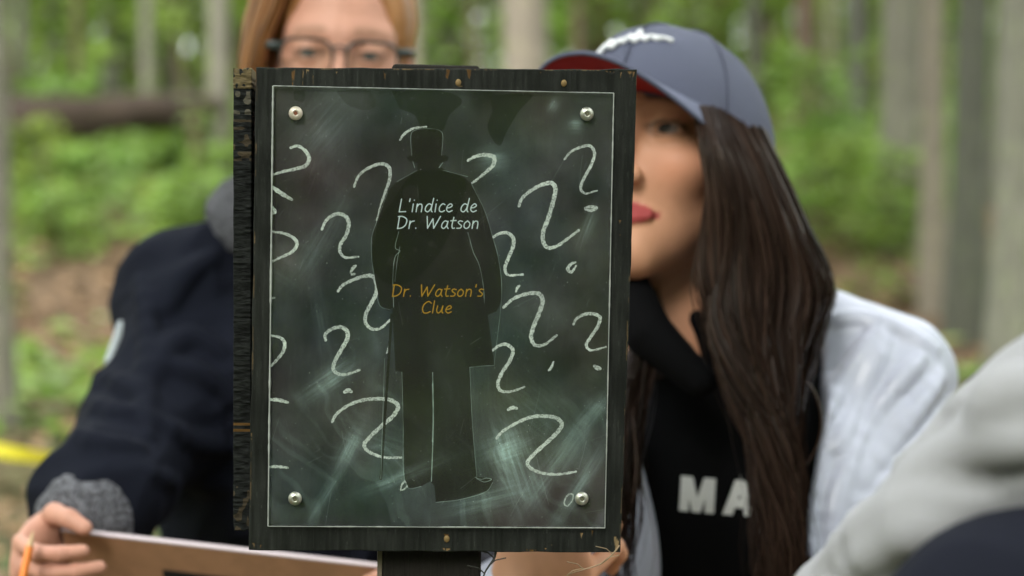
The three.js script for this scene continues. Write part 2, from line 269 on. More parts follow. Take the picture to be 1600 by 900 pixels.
{ // leaf litter, ground cover and the far wood: nobody could count these
  const A = newLeaves(); addLeaf(A, V(0, 0, 0), V(0, 0, 1), V(0, 1, 0), 1, 0.62, [1, 1, 1]); const leaf = leavesGeo(A), m4 = new THREE.Matrix4(), q = new THREE.Quaternion(), e = new THREE.Euler(), c = new THREE.Color();
  const put = (name, n, mat, f, label, cat) => { const im = new THREE.InstancedMesh(leaf, mat, n); im.name = name; for (let i = 0; i < n; i++) { const o = f(i); m4.compose(o.p, q.setFromEuler(o.e), V(o.s, o.s, o.s)); im.setMatrixAt(i, m4); im.setColorAt(i, o.c); } im.userData.kind = 'stuff'; tag(im, label, cat); scene.add(im); };
  const r = rngOf(31);
  put('leaf_litter', 26000, std({ roughness: 0.9, side: THREE.DoubleSide }), () => { const d = 2.4 + 16 * Math.pow(r(), 1.2), x = (r() * 2 - 1) * (1 + 0.42 * d), k = 0.6 + 0.8 * r(), w = r(); return { p: V(x, groundY(x, -d) + 0.012 + 0.02 * r(), -d), e: new THREE.Euler((r() - 0.5) * 0.9, r() * 6.3, (r() - 0.5) * 0.9), s: 0.06 + 0.05 * r(), c: c.clone().setRGB(lerp(0.25, 0.15, w) * k, lerp(0.15, 0.10, w) * k, lerp(0.075, 0.06, w) * k) }; }, 'brown fallen leaves covering the forest floor', 'leaf litter');
  put('ground_cover', 15000, leafMat, () => { let d, x; do { d = 7 + 22 * r(); x = (r() * 2 - 1) * (1 + 0.4 * d); } while (fbm(x * 0.55 + 4, -d * 0.55 - 2, 1, 3) < 0.50 - (d > 15 ? 0.2 : 0)); return { p: V(x, groundY(x, -d) + 0.03 + 0.22 * r() * r(), -d), e: new THREE.Euler((r() - 0.5), r() * 6.3, (r() - 0.5)), s: 0.09 + 0.09 * r(), c: c.clone().setRGB(...leafCol(r, 0.4)) }; }, 'green ground cover in patches on the forest slope', 'ground cover');
  put('surrounding_wood', 26000, leafMat, () => { const a = (r() - 0.5) * 2 * (Math.PI - 0.55), d = 12 + 20 * r(), x = Math.sin(a) * d, z = Math.cos(a) * d - 1, lump = fbm(x * 0.25 + 50, z * 0.25, 3, 3), y = r() * 11 * (0.45 + lump); return { p: V(x, groundY(x, z) + y, z), e: new THREE.Euler((r() - 0.5) * 1.4, r() * 6.3, (r() - 0.5) * 1.4), s: 0.45 + 0.5 * r(), c: c.clone().setRGB(...leafCol(r, 0.3)) }; }, 'leafy wood closing the clearing around the sign', 'foliage');
  put('distant_wood', 15000, leafMat, () => { const d = 42 + 22 * r(), x = (r() * 2 - 1) * 0.45 * d, lump = fbm(x * 0.25, d * 0.2, 3, 3), y = Math.pow(r(), 1.3) * 8 * (0.4 + lump); return { p: V(x, groundY(x, -d) + y, -d), e: new THREE.Euler((r() - 0.5), r() * 6.3, (r() - 0.5)), s: 0.35 + 0.4 * r(), c: c.clone().setRGB(...leafCol(r, 0.6)) }; }, 'bright green mass of leaves far back in the wood', 'foliage');
}
{ // fallen log
  const a = P(-60, 200, 12.0), b = P(130, 182, 12.2), c = P(345, 168, 12.4), pts = catmull([a, b, c], 24), t = thing('fallen_log', 'dark brown fallen log lying across the slope', 'log', V(a.x, 0, a.z));
  a.x; const g = tube(pts, (q) => 0.145 - 0.045 * q, 14), p = g.attributes.position;
  for (let i = 0; i < p.count; i++) { const x = p.getX(i), y = p.getY(i), z = p.getZ(i); p.setXYZ(i, x, y + (noise(x * 3, y * 7, z * 7) - 0.5) * 0.06, z + (noise(x * 3 + 9, y * 7, z * 7) - 0.5) * 0.05); }
  g.computeVertexNormals(); g.translate(-t.position.x, 0, -t.position.z); mesh('trunk', g, std({ color: lin(0.042, 0.027, 0.018), map: barkTex, bumpMap: barkTex, bumpScale: 0.02, roughness: 0.95 }), t);
  const st = (px, py, dy, r) => { const q0 = P(px, py, 12.2), q1 = q0.clone(); q1.y = groundY(q0.x, q0.z) - 0.1; const gg = tube(catmull([q0, q0.clone().lerp(q1, 0.5).add(V(0.04, 0, 0.03)), q1], 5), (q) => r * (1 + 0.3 * q), 7); gg.translate(-t.position.x, 0, -t.position.z); mesh('branch_stub', gg, barkMats[3], t); };
  st(60, 190, 0, 0.035); st(300, 172, 0, 0.03);
}

// ================================================================== THE SIGN
const signM = new THREE.Matrix4();
{ const Rm = new THREE.Matrix4().makeRotationY(R(4.19)).multiply(new THREE.Matrix4().makeRotationX(R(3.09))).multiply(new THREE.Matrix4().makeRotationZ(R(-0.79))); signM.copy(camM).multiply(new THREE.Matrix4().makeTranslation(-0.04533, -0.01368, -1.2531)).multiply(Rm); }
const signInv = signM.clone().invert();
function onSign(px, py, z = 0) { const o = camera.position.clone().applyMatrix4(signInv), q = P(px, py, 1).applyMatrix4(signInv), d = q.sub(o), t = (z - o.z) / d.z; return o.addScaledVector(d, t); }
const PW = 0.2159, PH = 0.2794, TS = 4900;                       // acrylic sheet in metres; texture pixels per metre
const cw = Math.round(PW * TS), ch = Math.round(PH * TS);
const tx = ([px, py]) => { const p = onSign(px, py, -0.001); return [(p.x + PW / 2) * TS, (PH / 2 - p.y) * TS]; };
function newCanvas(w, h) { const c = document.createElement('canvas'); c.width = w; c.height = h; return c; }
function smooth2(pts, n = 14) { const c = new THREE.CatmullRomCurve3(pts.map(([x, y]) => V(x, y, 0)), false, 'centripetal'); return c.getPoints(n * (pts.length - 1)).map((p) => [p.x, p.y]); }
const printCanvas = newCanvas(cw, ch);
{
  const mask = newCanvas(cw, ch), mc = mask.getContext('2d'); mc.fillStyle = '#000'; mc.fillRect(0, 0, cw, ch); mc.fillStyle = '#fff';
  // chalk strokes: [width, ...points]
  const Q = [
    [6, [454, 231], [465, 228], [479, 238], [483, 249], [477, 259], [461, 264], [439, 269], [424, 274]], [7, [422, 290], [438, 301], [456, 312]],
    [5.5, [553, 292], [561, 274], [579, 261], [599, 256], [608, 262], [609, 279], [605, 292], [597, 314], [589, 344]],
    [6, [503, 359], [508, 347], [517, 338], [530, 334], [541, 339], [545, 349], [541, 367], [532, 382], [531, 393], [539, 402], [560, 401]],
    [5.5, [423, 362], [445, 365], [461, 374], [464, 382], [457, 393], [439, 402], [422, 410]],
    [6.5, [528, 455], [534, 447], [550, 438], [572, 431], [583, 432], [589, 447], [588, 458], [580, 474], [572, 490], [571, 503], [579, 513], [592, 514], [611, 499]],
    [6.5, [509, 532], [508, 523], [517, 515], [532, 511], [542, 517], [543, 528], [534, 545], [524, 563], [521, 577], [528, 584], [541, 585], [562, 578]],
    [5.5, [421, 524], [439, 528], [445, 537], [442, 550], [432, 563], [420, 575]], [6, [419, 624], [435, 625], [450, 629]],
    [6.5, [519, 659], [525, 648], [543, 634], [568, 625], [590, 623], [610, 625], [622, 634], [616, 648], [598, 664], [577, 684], [569, 695], [574, 704], [590, 712], [606, 715], [627, 715]],
    [5, [417, 730], [434, 729], [450, 731]], [6.5, [731, 251], [744, 244], [760, 242], [772, 246], [771, 257], [758, 270], [738, 286]],
    [4, [625, 219], [630, 211], [645, 201], [666, 198]],
    [5, [882, 249], [891, 238], [907, 230], [922, 228], [929, 239], [924, 257], [915, 274], [908, 289], [908, 297], [914, 302], [933, 298]],
    [7, [811, 322], [815, 311], [831, 297], [849, 288], [862, 286], [868, 294], [865, 312], [857, 340], [849, 362], [849, 378], [856, 387], [869, 385], [887, 373], [904, 360]],
    [6, [770, 371], [780, 365], [793, 364], [802, 372], [802, 384], [794, 404], [789, 420], [793, 429], [817, 429]],
    [7, [787, 480], [802, 467], [824, 459], [842, 459], [848, 469], [842, 490], [833, 512], [830, 528], [836, 539], [849, 539], [870, 524]],
    [5.5, [896, 507], [900, 499], [911, 492], [924, 490], [937, 495], [935, 508], [922, 528], [916, 539], [922, 547], [947, 542]],
    [6, [769, 548], [780, 540], [791, 538], [801, 546], [798, 561], [784, 583], [778, 601], [782, 610], [796, 612], [819, 605]],
    [6.5, [776, 685], [783, 676], [807, 661], [829, 652], [849, 650], [871, 654], [878, 663], [872, 674], [857, 689], [833, 711], [824, 724], [833, 734], [852, 740], [873, 741], [900, 737]],
    // the dots
    [5, [548, 426], [552, 418], [556, 415]], [4, [549, 429], [555, 428]], [7, [538, 613], [544, 610], [549, 612]], [5, [914, 325], [923, 323], [932, 325], [923, 329], [915, 327]],
    [5, [899, 410], [893, 412], [887, 421], [893, 425], [900, 415]], [4, [806, 456], [809, 449], [812, 446]], [4, [857, 579], [861, 575], [865, 565]], [7, [929, 572], [934, 575], [938, 576]],
    [6, [794, 640], [800, 637], [808, 638]], [2.6, [886, 791], [882, 788], [884, 778], [890, 772], [895, 773], [894, 782], [887, 791]], [3, [626, 766], [628, 757], [634, 752], [637, 757], [632, 764], [627, 766]], [5, [424, 322], [430, 331], [424, 334]], [3, [604, 552], [608, 540]], [3, [423, 466], [430, 465]],
  ];
  const r = rngOf(12);
  for (const [w, ...pts] of Q) {
    const s = smooth2(pts.map(tx), 16); let n = s.length;
    for (let i = 0; i < n; i++) { const t = i / (n - 1), k = w * (0.6 + 0.42 * Math.sin(Math.PI * clamp(t * 1.05)) + 0.1 * Math.sin(i * 0.7)) * 0.94; mc.beginPath(); mc.arc(s[i][0] + (r() - 0.5), s[i][1] + (r() - 0.5), k, 0, 7); mc.fill(); }
  }
  const chalk = mc.getImageData(0, 0, cw, ch).data;
  // silhouette of a man in a tall hat and long coat, and the outline lines around it
  const sil = newCanvas(cw, ch), sc = sil.getContext('2d'); sc.fillStyle = '#000'; sc.fillRect(0, 0, cw, ch);
  const poly = (ctx, pts, smoothIt) => { const q = smoothIt ? smooth2(pts.map(tx), 6) : pts.map(tx); ctx.beginPath(); q.forEach(([x, y], i) => (i ? ctx.lineTo(x, y) : ctx.moveTo(x, y))); ctx.closePath(); ctx.fill(); };
  sc.fillStyle = '#f00';
  poly(sc, [[643, 208], [650, 203], [668, 201], [685, 203], [691, 208], [690, 243], [695, 242], [701, 245], [699, 251], [685, 256], [655, 255], [640, 252], [635, 246], [641, 243], [645, 243]]);
  poly(sc, [[653, 250], [685, 250], [688, 264], [652, 264]]);
  poly(sc, [[658, 260], [648, 268], [617, 286], [606, 300], [597, 318], [588, 348], [581, 370], [581, 405], [585, 432], [590, 455], [594, 478], [608, 486], [613, 480], [618, 579], [628, 581], [630, 660], [632, 748], [639, 763], [658, 760], [672, 752], [679, 759], [681, 785], [700, 784], [721, 780], [761, 767], [770, 757], [770, 748], [745, 745], [738, 660], [734, 574], [772, 571], [766, 520], [762, 492], [776, 486], [784, 470], [783, 430], [778, 400], [770, 371], [758, 331], [747, 305], [737, 288], [725, 277], [700, 269], [690, 262]]);
  sc.lineCap = 'round'; sc.strokeStyle = '#f00'; sc.lineWidth = 8; { const [a, b] = [tx([612, 492]), tx([595, 748])]; sc.beginPath(); sc.moveTo(...a); sc.lineTo(...b); sc.stroke(); }
  sc.strokeStyle = '#0f0'; const line = (w, ...pts) => { sc.lineWidth = w; sc.globalAlpha = 0.8; sc.beginPath(); smooth2(pts.map(tx), 8).forEach(([x, y], i) => (i ? sc.lineTo(x, y) : sc.moveTo(x, y))); sc.stroke(); sc.globalAlpha = 1; };
  line(3, [676, 582], [677, 660], [676, 700], [674, 752]); line(4, [676, 600], [677, 650], [676, 690]); line(1.6, [643, 243], [643, 208], [650, 203], [668, 201], [685, 203], [691, 208], [690, 243]);
  line(1.8, [623, 362], [618, 388], [625, 392], [618, 400], [614, 430], [615, 480]); line(1.4, [625, 385], [621, 405], [617, 440]); line(1.6, [731, 363], [740, 395], [748, 412], [755, 445], [757, 474]);
  line(1.3, [606, 300], [588, 348], [581, 370], [581, 405], [585, 432], [594, 478], [609, 484]); line(1.3, [737, 288], [758, 331], [770, 371], [778, 400], [784, 450], [772, 571]); line(1.6, [772, 571], [752, 572], [734, 574]); line(1.4, [734, 574], [738, 660], [745, 745]);
  line(1.8, [681, 785], [721, 780], [761, 767], [770, 754]); line(1.3, [628, 581], [630, 660], [632, 748], [639, 763], [658, 760]); line(2.5, [743, 746], [752, 749], [760, 747], [768, 749], [757, 753], [745, 748]); line(1.4, [601, 560], [595, 748]); line(1.2, [692, 266], [731, 276]); line(1.2, [652, 266], [620, 284]);
  line(2.2, [645, 252], [648, 262]); line(2.2, [692, 254], [686, 262]);
  const sd = sc.getImageData(0, 0, cw, ch).data;
  // dark damp stains with an outline, under the sheet
  const st = newCanvas(cw, ch), tc = st.getContext('2d'); tc.fillStyle = '#000'; tc.fillRect(0, 0, cw, ch); tc.fillStyle = '#fff';
  poly(tc, [[526, 142], [578, 143], [586, 165], [575, 172], [552, 168], [538, 160]], 1); poly(tc, [[612, 142], [700, 144], [722, 158], [702, 180], [690, 205], [660, 200], [648, 180], [625, 170]], 1); poly(tc, [[765, 150], [832, 148], [812, 172], [792, 205], [780, 228], [762, 200], [770, 172]], 1); poly(tc, [[458, 143], [475, 143], [474, 158], [460, 157]], 1);
  poly(tc, [[612, 318], [600, 330], [584, 372], [584, 420], [600, 440], [625, 445], [655, 430], [690, 390], [715, 330], [728, 282], [700, 268], [648, 270], [622, 300]], 1);
  tc.fillStyle = '#000'; for (const [x, y, q] of [[642, 302, 13], [666, 341, 8], [612, 408, 8], [674, 381, 5], [649, 390, 4], [681, 385, 3]]) { const [a, b] = tx([x, y]); tc.beginPath(); tc.arc(a, b, q * 2, 0, 7); tc.fill(); }
  const sn = tc.getImageData(0, 0, cw, ch).data;
  const ctx = printCanvas.getContext('2d'), img = ctx.createImageData(cw, ch), d = img.data;
  // smears of chalk dust: [px, py, length, width, angle, strength]
  const sm = [[520, 590, 90, 22, -35, .5], [500, 500, 150, 16, 80, .2], [640, 740, 130, 14, -22, .5], [510, 770, 90, 10, -60, .35], [800, 720, 120, 40, 70, .55], [870, 720, 170, 22, -55, .4], [905, 760, 150, 14, -58, .5], [790, 700, 70, 30, -20, .4], [770, 250, 40, 26, -10, .5], [920, 350, 80, 14, -70, .35], [545, 700, 60, 16, -65, .5], [720, 620, 260, 60, 85, .15], [600, 690, 120, 40, 20, .2], [830, 640, 120, 50, 40, .2], [500, 200, 120, 50, -50, .2], [900, 195, 22, 16, 0, .45], [930, 640, 60, 18, -50, .3], [760, 780, 120, 24, -15, .4], [505, 370, 160, 24, -60, .22], [865, 165, 22, 12, -60, .4], [670, 700, 200, 26, -70, .12]].map(([x, y, l, w, a, s]) => { const [cx, cy] = tx([x, y]); return [cx, cy, l, w * 1.5, Math.cos(R(a)), Math.sin(R(a)), s]; });
  for (let y = 0; y < ch; y++) for (let x = 0; x < cw; x++) {
    const k = (y * cw + x) * 4, f1 = fbm(x * 0.006, y * 0.006, 2, 4), f2 = fbm(x * 0.004 + 30, y * 0.004, 7, 3), grain = hash(x, y, 3);
    let L = 51 + 46 * (f1 - 0.5) + 4 * (noise(x * 0.4, y * 0.02, 23) - 0.5) + 26 * (fbm(x * 0.017, y * 0.013, 41, 4) - 0.5) + 8 * (grain - 0.5), cr = L - 4 + 8 * (f2 - 0.4) * 3, cg = L + 1.5 + 12 * (fbm(x * 0.003, y * 0.004, 61, 3) - 0.5), cb = L + 1 + 6 * (0.5 - f2);
    let dust = 0; for (const q of sm) { const ux = x - q[0], uy = y - q[1], a = (ux * q[4] + uy * q[5]) / q[2], b = (-ux * q[5] + uy * q[4]) / q[3], e = a * a + b * b; if (e < 6) dust += q[6] * Math.exp(-e) * (0.25 + 1.1 * fbm((ux * q[4] + uy * q[5]) * 0.012, (-ux * q[5] + uy * q[4]) * 0.16, q[2], 3)); }
    const wv = (f2 - 0.5) * 420, swirl = sstep(0.48, 0.8, fbm((x + y * 0.7) * 0.005 + f1 * 2, (x - y * 0.75 + wv) * 0.035, 12, 3)) * 0.09; dust = clamp(dust * 1.15 + 1.6 * swirl * sstep(0.3, 0.9, y / ch + f1 - 0.5)) * (0.8 + 0.4 * grain);
    const red = sd[k] / 255, stain = sn[k] / 255;
    if (red > 0.4) { const q = 0.64; cr = lerp(cr, 17 + 6 * grain, q); cg = lerp(cg, 15 + 6 * grain, q); cb = lerp(cb, 11 + 5 * grain, q); dust *= 0.45; }
    cr = lerp(cr, cr * 0.55, stain * 0.8); cg = lerp(cg, cg * 0.6, stain * 0.8); cb = lerp(cb, cb * 0.5, stain * 0.8);
    cr = lerp(cr, 150, dust); cg = lerp(cg, 175, dust); cb = lerp(cb, 170, dust);
    const ol = sd[k + 1] / 255; if (ol > 0.05) { const w = ol * 0.8 * (0.45 + 0.8 * noise(x * 0.05, y * 0.05, 4)); cr = lerp(cr, 165, w); cg = lerp(cg, 190, w); cb = lerp(cb, 175, w); }
    if (red < 0.4 || true) { const c = chalk[k] / 255; if (c > 0 && red < 0.4) { const w = c * clamp(0.5 + 0.75 * sstep(0.28, 0.6, noise(x * 0.33, y * 0.33, 6) * 0.65 + grain * 0.35)) * (0.8 + 0.3 * noise(x * 0.02, y * 0.02, 14)); cr = lerp(cr, 186, w); cg = lerp(cg, 197, w); cb = lerp(cb, 189, w); } }
    if (hash(x >> 1, y >> 1, 99) > 0.9994) { cr += 70; cg += 75; cb += 70; }
    d[k] = cr; d[k + 1] = cg; d[k + 2] = cb; d[k + 3] = 255;
  }
  ctx.putImageData(img, 0, 0);
  // lettering: strokes of a round hand, baseline 0, capitals 1
  const G = {
    L: [.5, [[.1, 1], [.03, 0]], [[.03, 0], [.42, .02]]], "'": [.24, [[.12, 1.02], [.1, .8]]], i: [.26, [[.1, .62], [.07, 0]], [[.14, .9], [.145, .92]]], n: [.54, [[.08, .62], [.05, 0]], [[.06, .35], [.2, .6], [.34, .58], [.38, .4], [.36, 0]]],
    d: [.58, [[.4, .55], [.25, .63], [.08, .4], [.06, .12], [.2, 0], [.36, .2], [.43, .5]], [[.5, 1.05], [.44, .5], [.42, .1], [.48, 0]]], c: [.44, [[.38, .56], [.25, .63], [.07, .38], [.08, .08], [.22, 0], [.38, .1]]],
    e: [.48, [[.08, .3], [.28, .36], [.38, .5], [.28, .63], [.1, .45], [.07, .15], [.2, 0], [.4, .1]]], D: [.7, [[.1, 1], [.05, 0]], [[.02, .98], [.3, .98], [.56, .75], [.52, .3], [.3, .05], [.04, 0]]], r: [.4, [[.08, .62], [.05, 0]], [[.06, .3], [.16, .55], [.34, .62]]],
    '.': [.26, [[.07, .02], [.075, .04]]], W: [.95, [[.05, 1], [.14, .02]], [[.14, .02], [.42, .8]], [[.42, .8], [.52, .02]], [[.52, .02], [.88, 1]]], a: [.56, [[.4, .55], [.25, .63], [.08, .4], [.06, .12], [.18, 0], [.34, .2], [.42, .58]], [[.42, .6], [.39, .15], [.47, 0]]],
    t: [.4, [[.2, .92], [.13, .2], [.18, .02], [.3, .03]], [[.02, .63], [.36, .66]]], s: [.42, [[.36, .58], [.2, .63], [.1, .5], [.2, .35], [.32, .22], [.25, .04], [.04, .02]]], o: [.52, [[.25, .63], [.08, .42], [.07, .12], [.2, 0], [.36, .12], [.4, .42], [.25, .63]]],
    u: [.54, [[.08, .62], [.05, .2], [.14, 0], [.28, .12], [.4, .6]], [[.4, .62], [.37, .1], [.44, 0]]], l: [.26, [[.12, 1.05], [.07, 0]]], C: [.62, [[.56, .85], [.4, 1], [.14, .75], [.06, .35], [.16, .03], [.36, 0], [.54, .12]]], ' ': [.4],
  };
  // fine scratches and flecks
  for (let i = 0; i < 110; i++) { const x = r() * cw, y = r() * ch, a = r() < 0.55 ? R(70 + 40 * r()) : R(-70 + 60 * r()), l = 20 + 150 * r() * r(); ctx.strokeStyle = `rgba(175,195,185,${0.08 + 0.22 * r() * r()})`; ctx.lineWidth = 0.8 + 1.1 * r(); ctx.beginPath(); ctx.moveTo(x, y); ctx.quadraticCurveTo(x + Math.cos(a) * l * 0.5 + 6 * (r() - 0.5), y + Math.sin(a) * l * 0.5, x + Math.cos(a) * l, y + Math.sin(a) * l); ctx.stroke(); }
  for (let i = 0; i < 90; i++) { ctx.fillStyle = `rgba(190,200,185,${0.2 + 0.5 * r()})`; ctx.fillRect(r() * cw, r() * ch, 1 + 2 * r(), 1 + 2 * r()); }
  ctx.lineCap = 'round'; ctx.lineJoin = 'round';
  const write = (text, x0, x1, base, capTop, color) => {
    const total = [...text].reduce((s, c) => s + G[c][0], 0) - 0.08, sx = (x1 - x0) / total, sy = base - capTop; let x = 0; ctx.strokeStyle = color; ctx.lineWidth = 3.7;
    for (const c of text) { const [w, ...ss] = G[c]; for (const s of ss) { ctx.beginPath(); const q = s.map(([a, b]) => tx([x0 + (x + a + b * 0.07) * sx, base - b * sy])); (q.length > 2 ? smooth2(q, 8) : q).forEach(([a, b], i) => (i ? ctx.lineTo(a, b) : ctx.moveTo(a, b))); ctx.stroke(); } x += w; }
  };
  write("L'indice de", 623, 744, 331, 311, '#b4c6c4'); write('Dr. Watson', 620, 748, 357, 338, '#b4c6c4'); write("Dr. Watson's", 612, 754, 463, 445, '#96741f'); write('Clue', 658, 705, 489, 471, '#96741f');
}
const sign = thing('notice_sign', 'black weathered wooden sign box on a post with chalk question marks under clear acrylic', 'sign');
signM.decompose(sign.position, sign.quaternion, sign.scale);
{
  const toLocal = (pts, z) => pts.map(([x, y]) => onSign(x, y, z));
  const lift = (name, geo, mat, parent = sign) => mesh(name, geo, mat, parent);
  // front board: worn black paint over plywood; chips show the wood
  const BT = 2600, bp = toLocal([[402, 107], [995, 110], [968, 862], [390, 858]], -0.0016), bx0 = -0.130, by0 = -0.165, bw = 0.262, bh = 0.33, Wb = Math.round(bw * BT), Hb = Math.round(bh * BT);
  const bt = ([px, py]) => { const p = onSign(px, py, -0.0016); return [(p.x - bx0) * BT, (by0 + bh - p.y) * BT]; };
  const chipC = newCanvas(Wb, Hb), cc = chipC.getContext('2d'); cc.fillStyle = '#000'; cc.fillRect(0, 0, Wb, Hb);
  const chips = [[455, 107, 6, 36], [472, 107, 3, 30], [478, 108, 5, 18], [488, 108, 3, 26], [599, 110, 5, 15], [523, 111, 5, 5], [694, 108, 9, 16], [729, 108, 8, 16], [716, 126, 6, 10], [712, 133, 12, 3], [800, 111, 3, 5], [844, 112, 2, 5], [880, 125, 4, 12], [945, 110, 16, 5], [966, 111, 6, 11], [980, 111, 12, 12], [965, 343, 6, 7], [968, 366, 2, 4], [693, 834, 9, 13], [815, 858, 24, 5], [958, 838, 10, 24], [690, 856, 14, 5], [906, 832, 5, 10], [924, 828, 3, 12], [860, 850, 4, 3], [850, 856, 5, 3], [401, 850, 8, 8], [393, 848, 7, 10]];
  for (const [x, y, w, h] of chips) { const [a, b] = bt([x, y]), [c, e] = bt([x + w, y + h]); cc.fillStyle = `rgb(255,${Math.floor(hash(x, y, 1) * 255)},0)`; cc.beginPath(); cc.moveTo(a, b); cc.lineTo(c, b + 1); cc.lineTo(c - 2, lerp(b, e, 0.6)); cc.lineTo(lerp(a, c, 0.6), e); cc.lineTo(lerp(a, c, 0.3), lerp(b, e, 0.8)); cc.closePath(); cc.fill(); }
  cc.lineWidth = 4; const edge = (...q) => { cc.strokeStyle = 'rgb(190,180,0)'; for (let i = 0; i < q.length - 1; i++) { const a = bt(q[i]), b = bt(q[i + 1]); for (let k = 0; k < 90; k++) { const t0 = k / 90, n = noise(k * 0.35, i, 2 + q[i][0]); if (n < 0.42) continue; cc.globalAlpha = 0.5 + n * 0.5; cc.lineWidth = 0.8 + 3 * (n - 0.35); cc.beginPath(); cc.moveTo(lerp(a[0], b[0], t0), lerp(a[1], b[1], t0)); cc.lineTo(lerp(a[0], b[0], t0 + 1 / 90), lerp(a[1], b[1], t0 + 1 / 90)); cc.stroke(); } } cc.globalAlpha = 1; };
  edge([402, 107], [995, 110], [968, 862]); edge([402, 107], [390, 858]);
  const cd = cc.getImageData(0, 0, Wb, Hb).data;
  const bc = newCanvas(Wb, Hb), bctx = bc.getContext('2d'), bi = bctx.createImageData(Wb, Hb), rc = newCanvas(Wb, Hb), rctx = rc.getContext('2d'), ri = rctx.createImageData(Wb, Hb);
  for (let y = 0; y < Hb; y++) for (let x = 0; x < Wb; x++) {
    const k = (y * Wb + x) * 4, gr = fbm(x * 0.22, y * 0.018, 5, 3), m = fbm(x * 0.02, y * 0.02, 9, 3), g2 = hash(x, y, 8); let L = 27 + 26 * (gr - 0.5) + 22 * (m - 0.5) + 8 * (g2 - 0.5);
    let cr = L + 1, cg = L + 3, cb = L; const scr = noise(x * 0.5, y * 0.05, 31) > 0.93 ? 14 : 0; cr += scr; cg += scr; cb += scr;
    const rough = clamp(0.62 + 0.5 * (gr - 0.5)); const c = cd[k] / 255; if (c > 0) { const w = c * sstep(0.38, 0.58, noise(x * 0.33, y * 0.11, 3) * 0.75 + 0.25 * noise(x * 0.9, y * 0.4, 13)), tone = cd[k + 1] / 255, f = 0.7 + 0.5 * fbm(x * 0.4, y * 0.04, 2, 2); cr = lerp(cr, lerp(84, 128, tone) * f, w); cg = lerp(cg, lerp(58, 108, tone) * f, w); cb = lerp(cb, lerp(30, 78, tone) * f, w); }
    bi.data[k] = cr; bi.data[k + 1] = cg; bi.data[k + 2] = cb; bi.data[k + 3] = 255; const h = clamp(0.5 + (gr - 0.5) * 0.9 - c * 0.35); ri.data[k] = h * 255; ri.data[k + 1] = rough * 255; ri.data[k + 2] = 0; ri.data[k + 3] = 255;
  }
  bctx.putImageData(bi, 0, 0); rctx.putImageData(ri, 0, 0);
  const bumpT = canvasTex(rc, false), boardMat = matte({ map: canvasTex(bc), roughness: 0.62, bumpMap: bumpT, bumpScale: 0.0006 });
  // board outline with small nicks along the saw cut
  const outline = []; for (let i = 0; i < 4; i++) { const a = bp[i], b = bp[(i + 1) % 4], n = 40; for (let k = 0; k < n; k++) { const p = a.clone().lerp(b, k / n), q = (fbm(k * 0.45, i * 7 + 3, 1, 2) - 0.5) * 0.0012; p.x += i % 2 ? q : 0; p.y += i % 2 ? 0 : q; outline.push(new THREE.Vector2(p.x, p.y)); } }
  const bg = new THREE.ExtrudeGeometry(new THREE.Shape(outline), { depth: 0.0118, bevelEnabled: true, bevelSize: 0.0007, bevelThickness: 0.0007, bevelSegments: 2, curveSegments: 1 }); bg.translate(0, 0, -0.0016 - 0.0118 - 0.0007);
  { const p = bg.attributes.position, uv = bg.attributes.uv; for (let i = 0; i < p.count; i++) uv.setXY(i, (p.getX(i) - bx0) / bw, (p.getY(i) - by0) / bh); }
  lift('front_board', bg, boardMat);
  // left side board: rough cut plywood edge towards the front
  const sc2 = newCanvas(64, 1200), sx2 = sc2.getContext('2d'), si = sx2.createImageData(64, 1200), hc2 = newCanvas(64, 1200), hx2 = hc2.getContext('2d'), hi2 = hx2.createImageData(64, 1200);
  for (let y = 0; y < 1200; y++) for (let x = 0; x < 64; x++) {
    const k = (y * 64 + x) * 4, v = y / 1200, rib = fbm(x * 0.04, y * 0.16, 3, 3), fine = noise(x * 0.12, y * 0.5, 5); let L = 20 + 46 * (rib - 0.45) + 16 * (fine - 0.5); let c = [L, L + 2, L + 1];
    const wornTop = v < 0.045 ? 1 : 0, pale = v > 0.05 && v < 0.10 && noise(x * 0.07, y * 0.06, 7) > 0.52, band = (v > 0.763 && v < 0.769) || (v > 0.776 && v < 0.782), patch = v > 0.9 && noise(x * 0.09, y * 0.05, 17) > 0.66, patch2 = v > 0.11 && v < 0.2 && noise(x * 0.05, y * 0.11, 27) > 0.68;
    if (wornTop && noise(x * 0.1, y * 0.09, 2) > 0.2) c = [96, 84, 60].map((q) => q * (0.75 + 0.4 * fine)); else if (pale) c = [84, 80, 70].map((q) => q * (0.8 + 0.3 * fine)); else if (band) c = [86, 62, 32]; else if (patch || patch2) c = [62, 54, 42].map((q) => q * (0.6 + 0.7 * rib));
    si.data.set([...c.map((q) => clamp(q, 4, 255)), 255], k); const h = clamp(0.2 + rib * 0.9) * 255; hi2.data.set([h, h, h, 255], k);
  }
  sx2.putImageData(si, 0, 0); hx2.putImageData(hi2, 0, 0);
  const sp = toLocal([[366, 109], [392, 108], [390, 828], [366, 828]], -0.016), sMat = matte({ map: canvasTex(sc2), roughness: 0.75, bumpMap: canvasTex(hc2, false), bumpScale: 0.0015 });
  const sOut = []; for (let i = 0; i < 4; i++) for (let k = 0; k < 60; k++) { const p = sp[i].clone().lerp(sp[(i + 1) % 4], k / 60); if (i === 3) p.x += (fbm(k * 0.7, 3, 5, 2) - 0.5) * 0.0005; if (i === 0 || i === 2) p.y += (noise(k * 0.2, i, 3) - 0.5) * 0.001; sOut.push(new THREE.Vector2(p.x, p.y)); }
  const sg = new THREE.ExtrudeGeometry(new THREE.Shape(sOut), { depth: 0.045, bevelEnabled: true, bevelSize: 0.0006, bevelThickness: 0.0006, bevelSegments: 1 }); sg.translate(0, 0, -0.062);
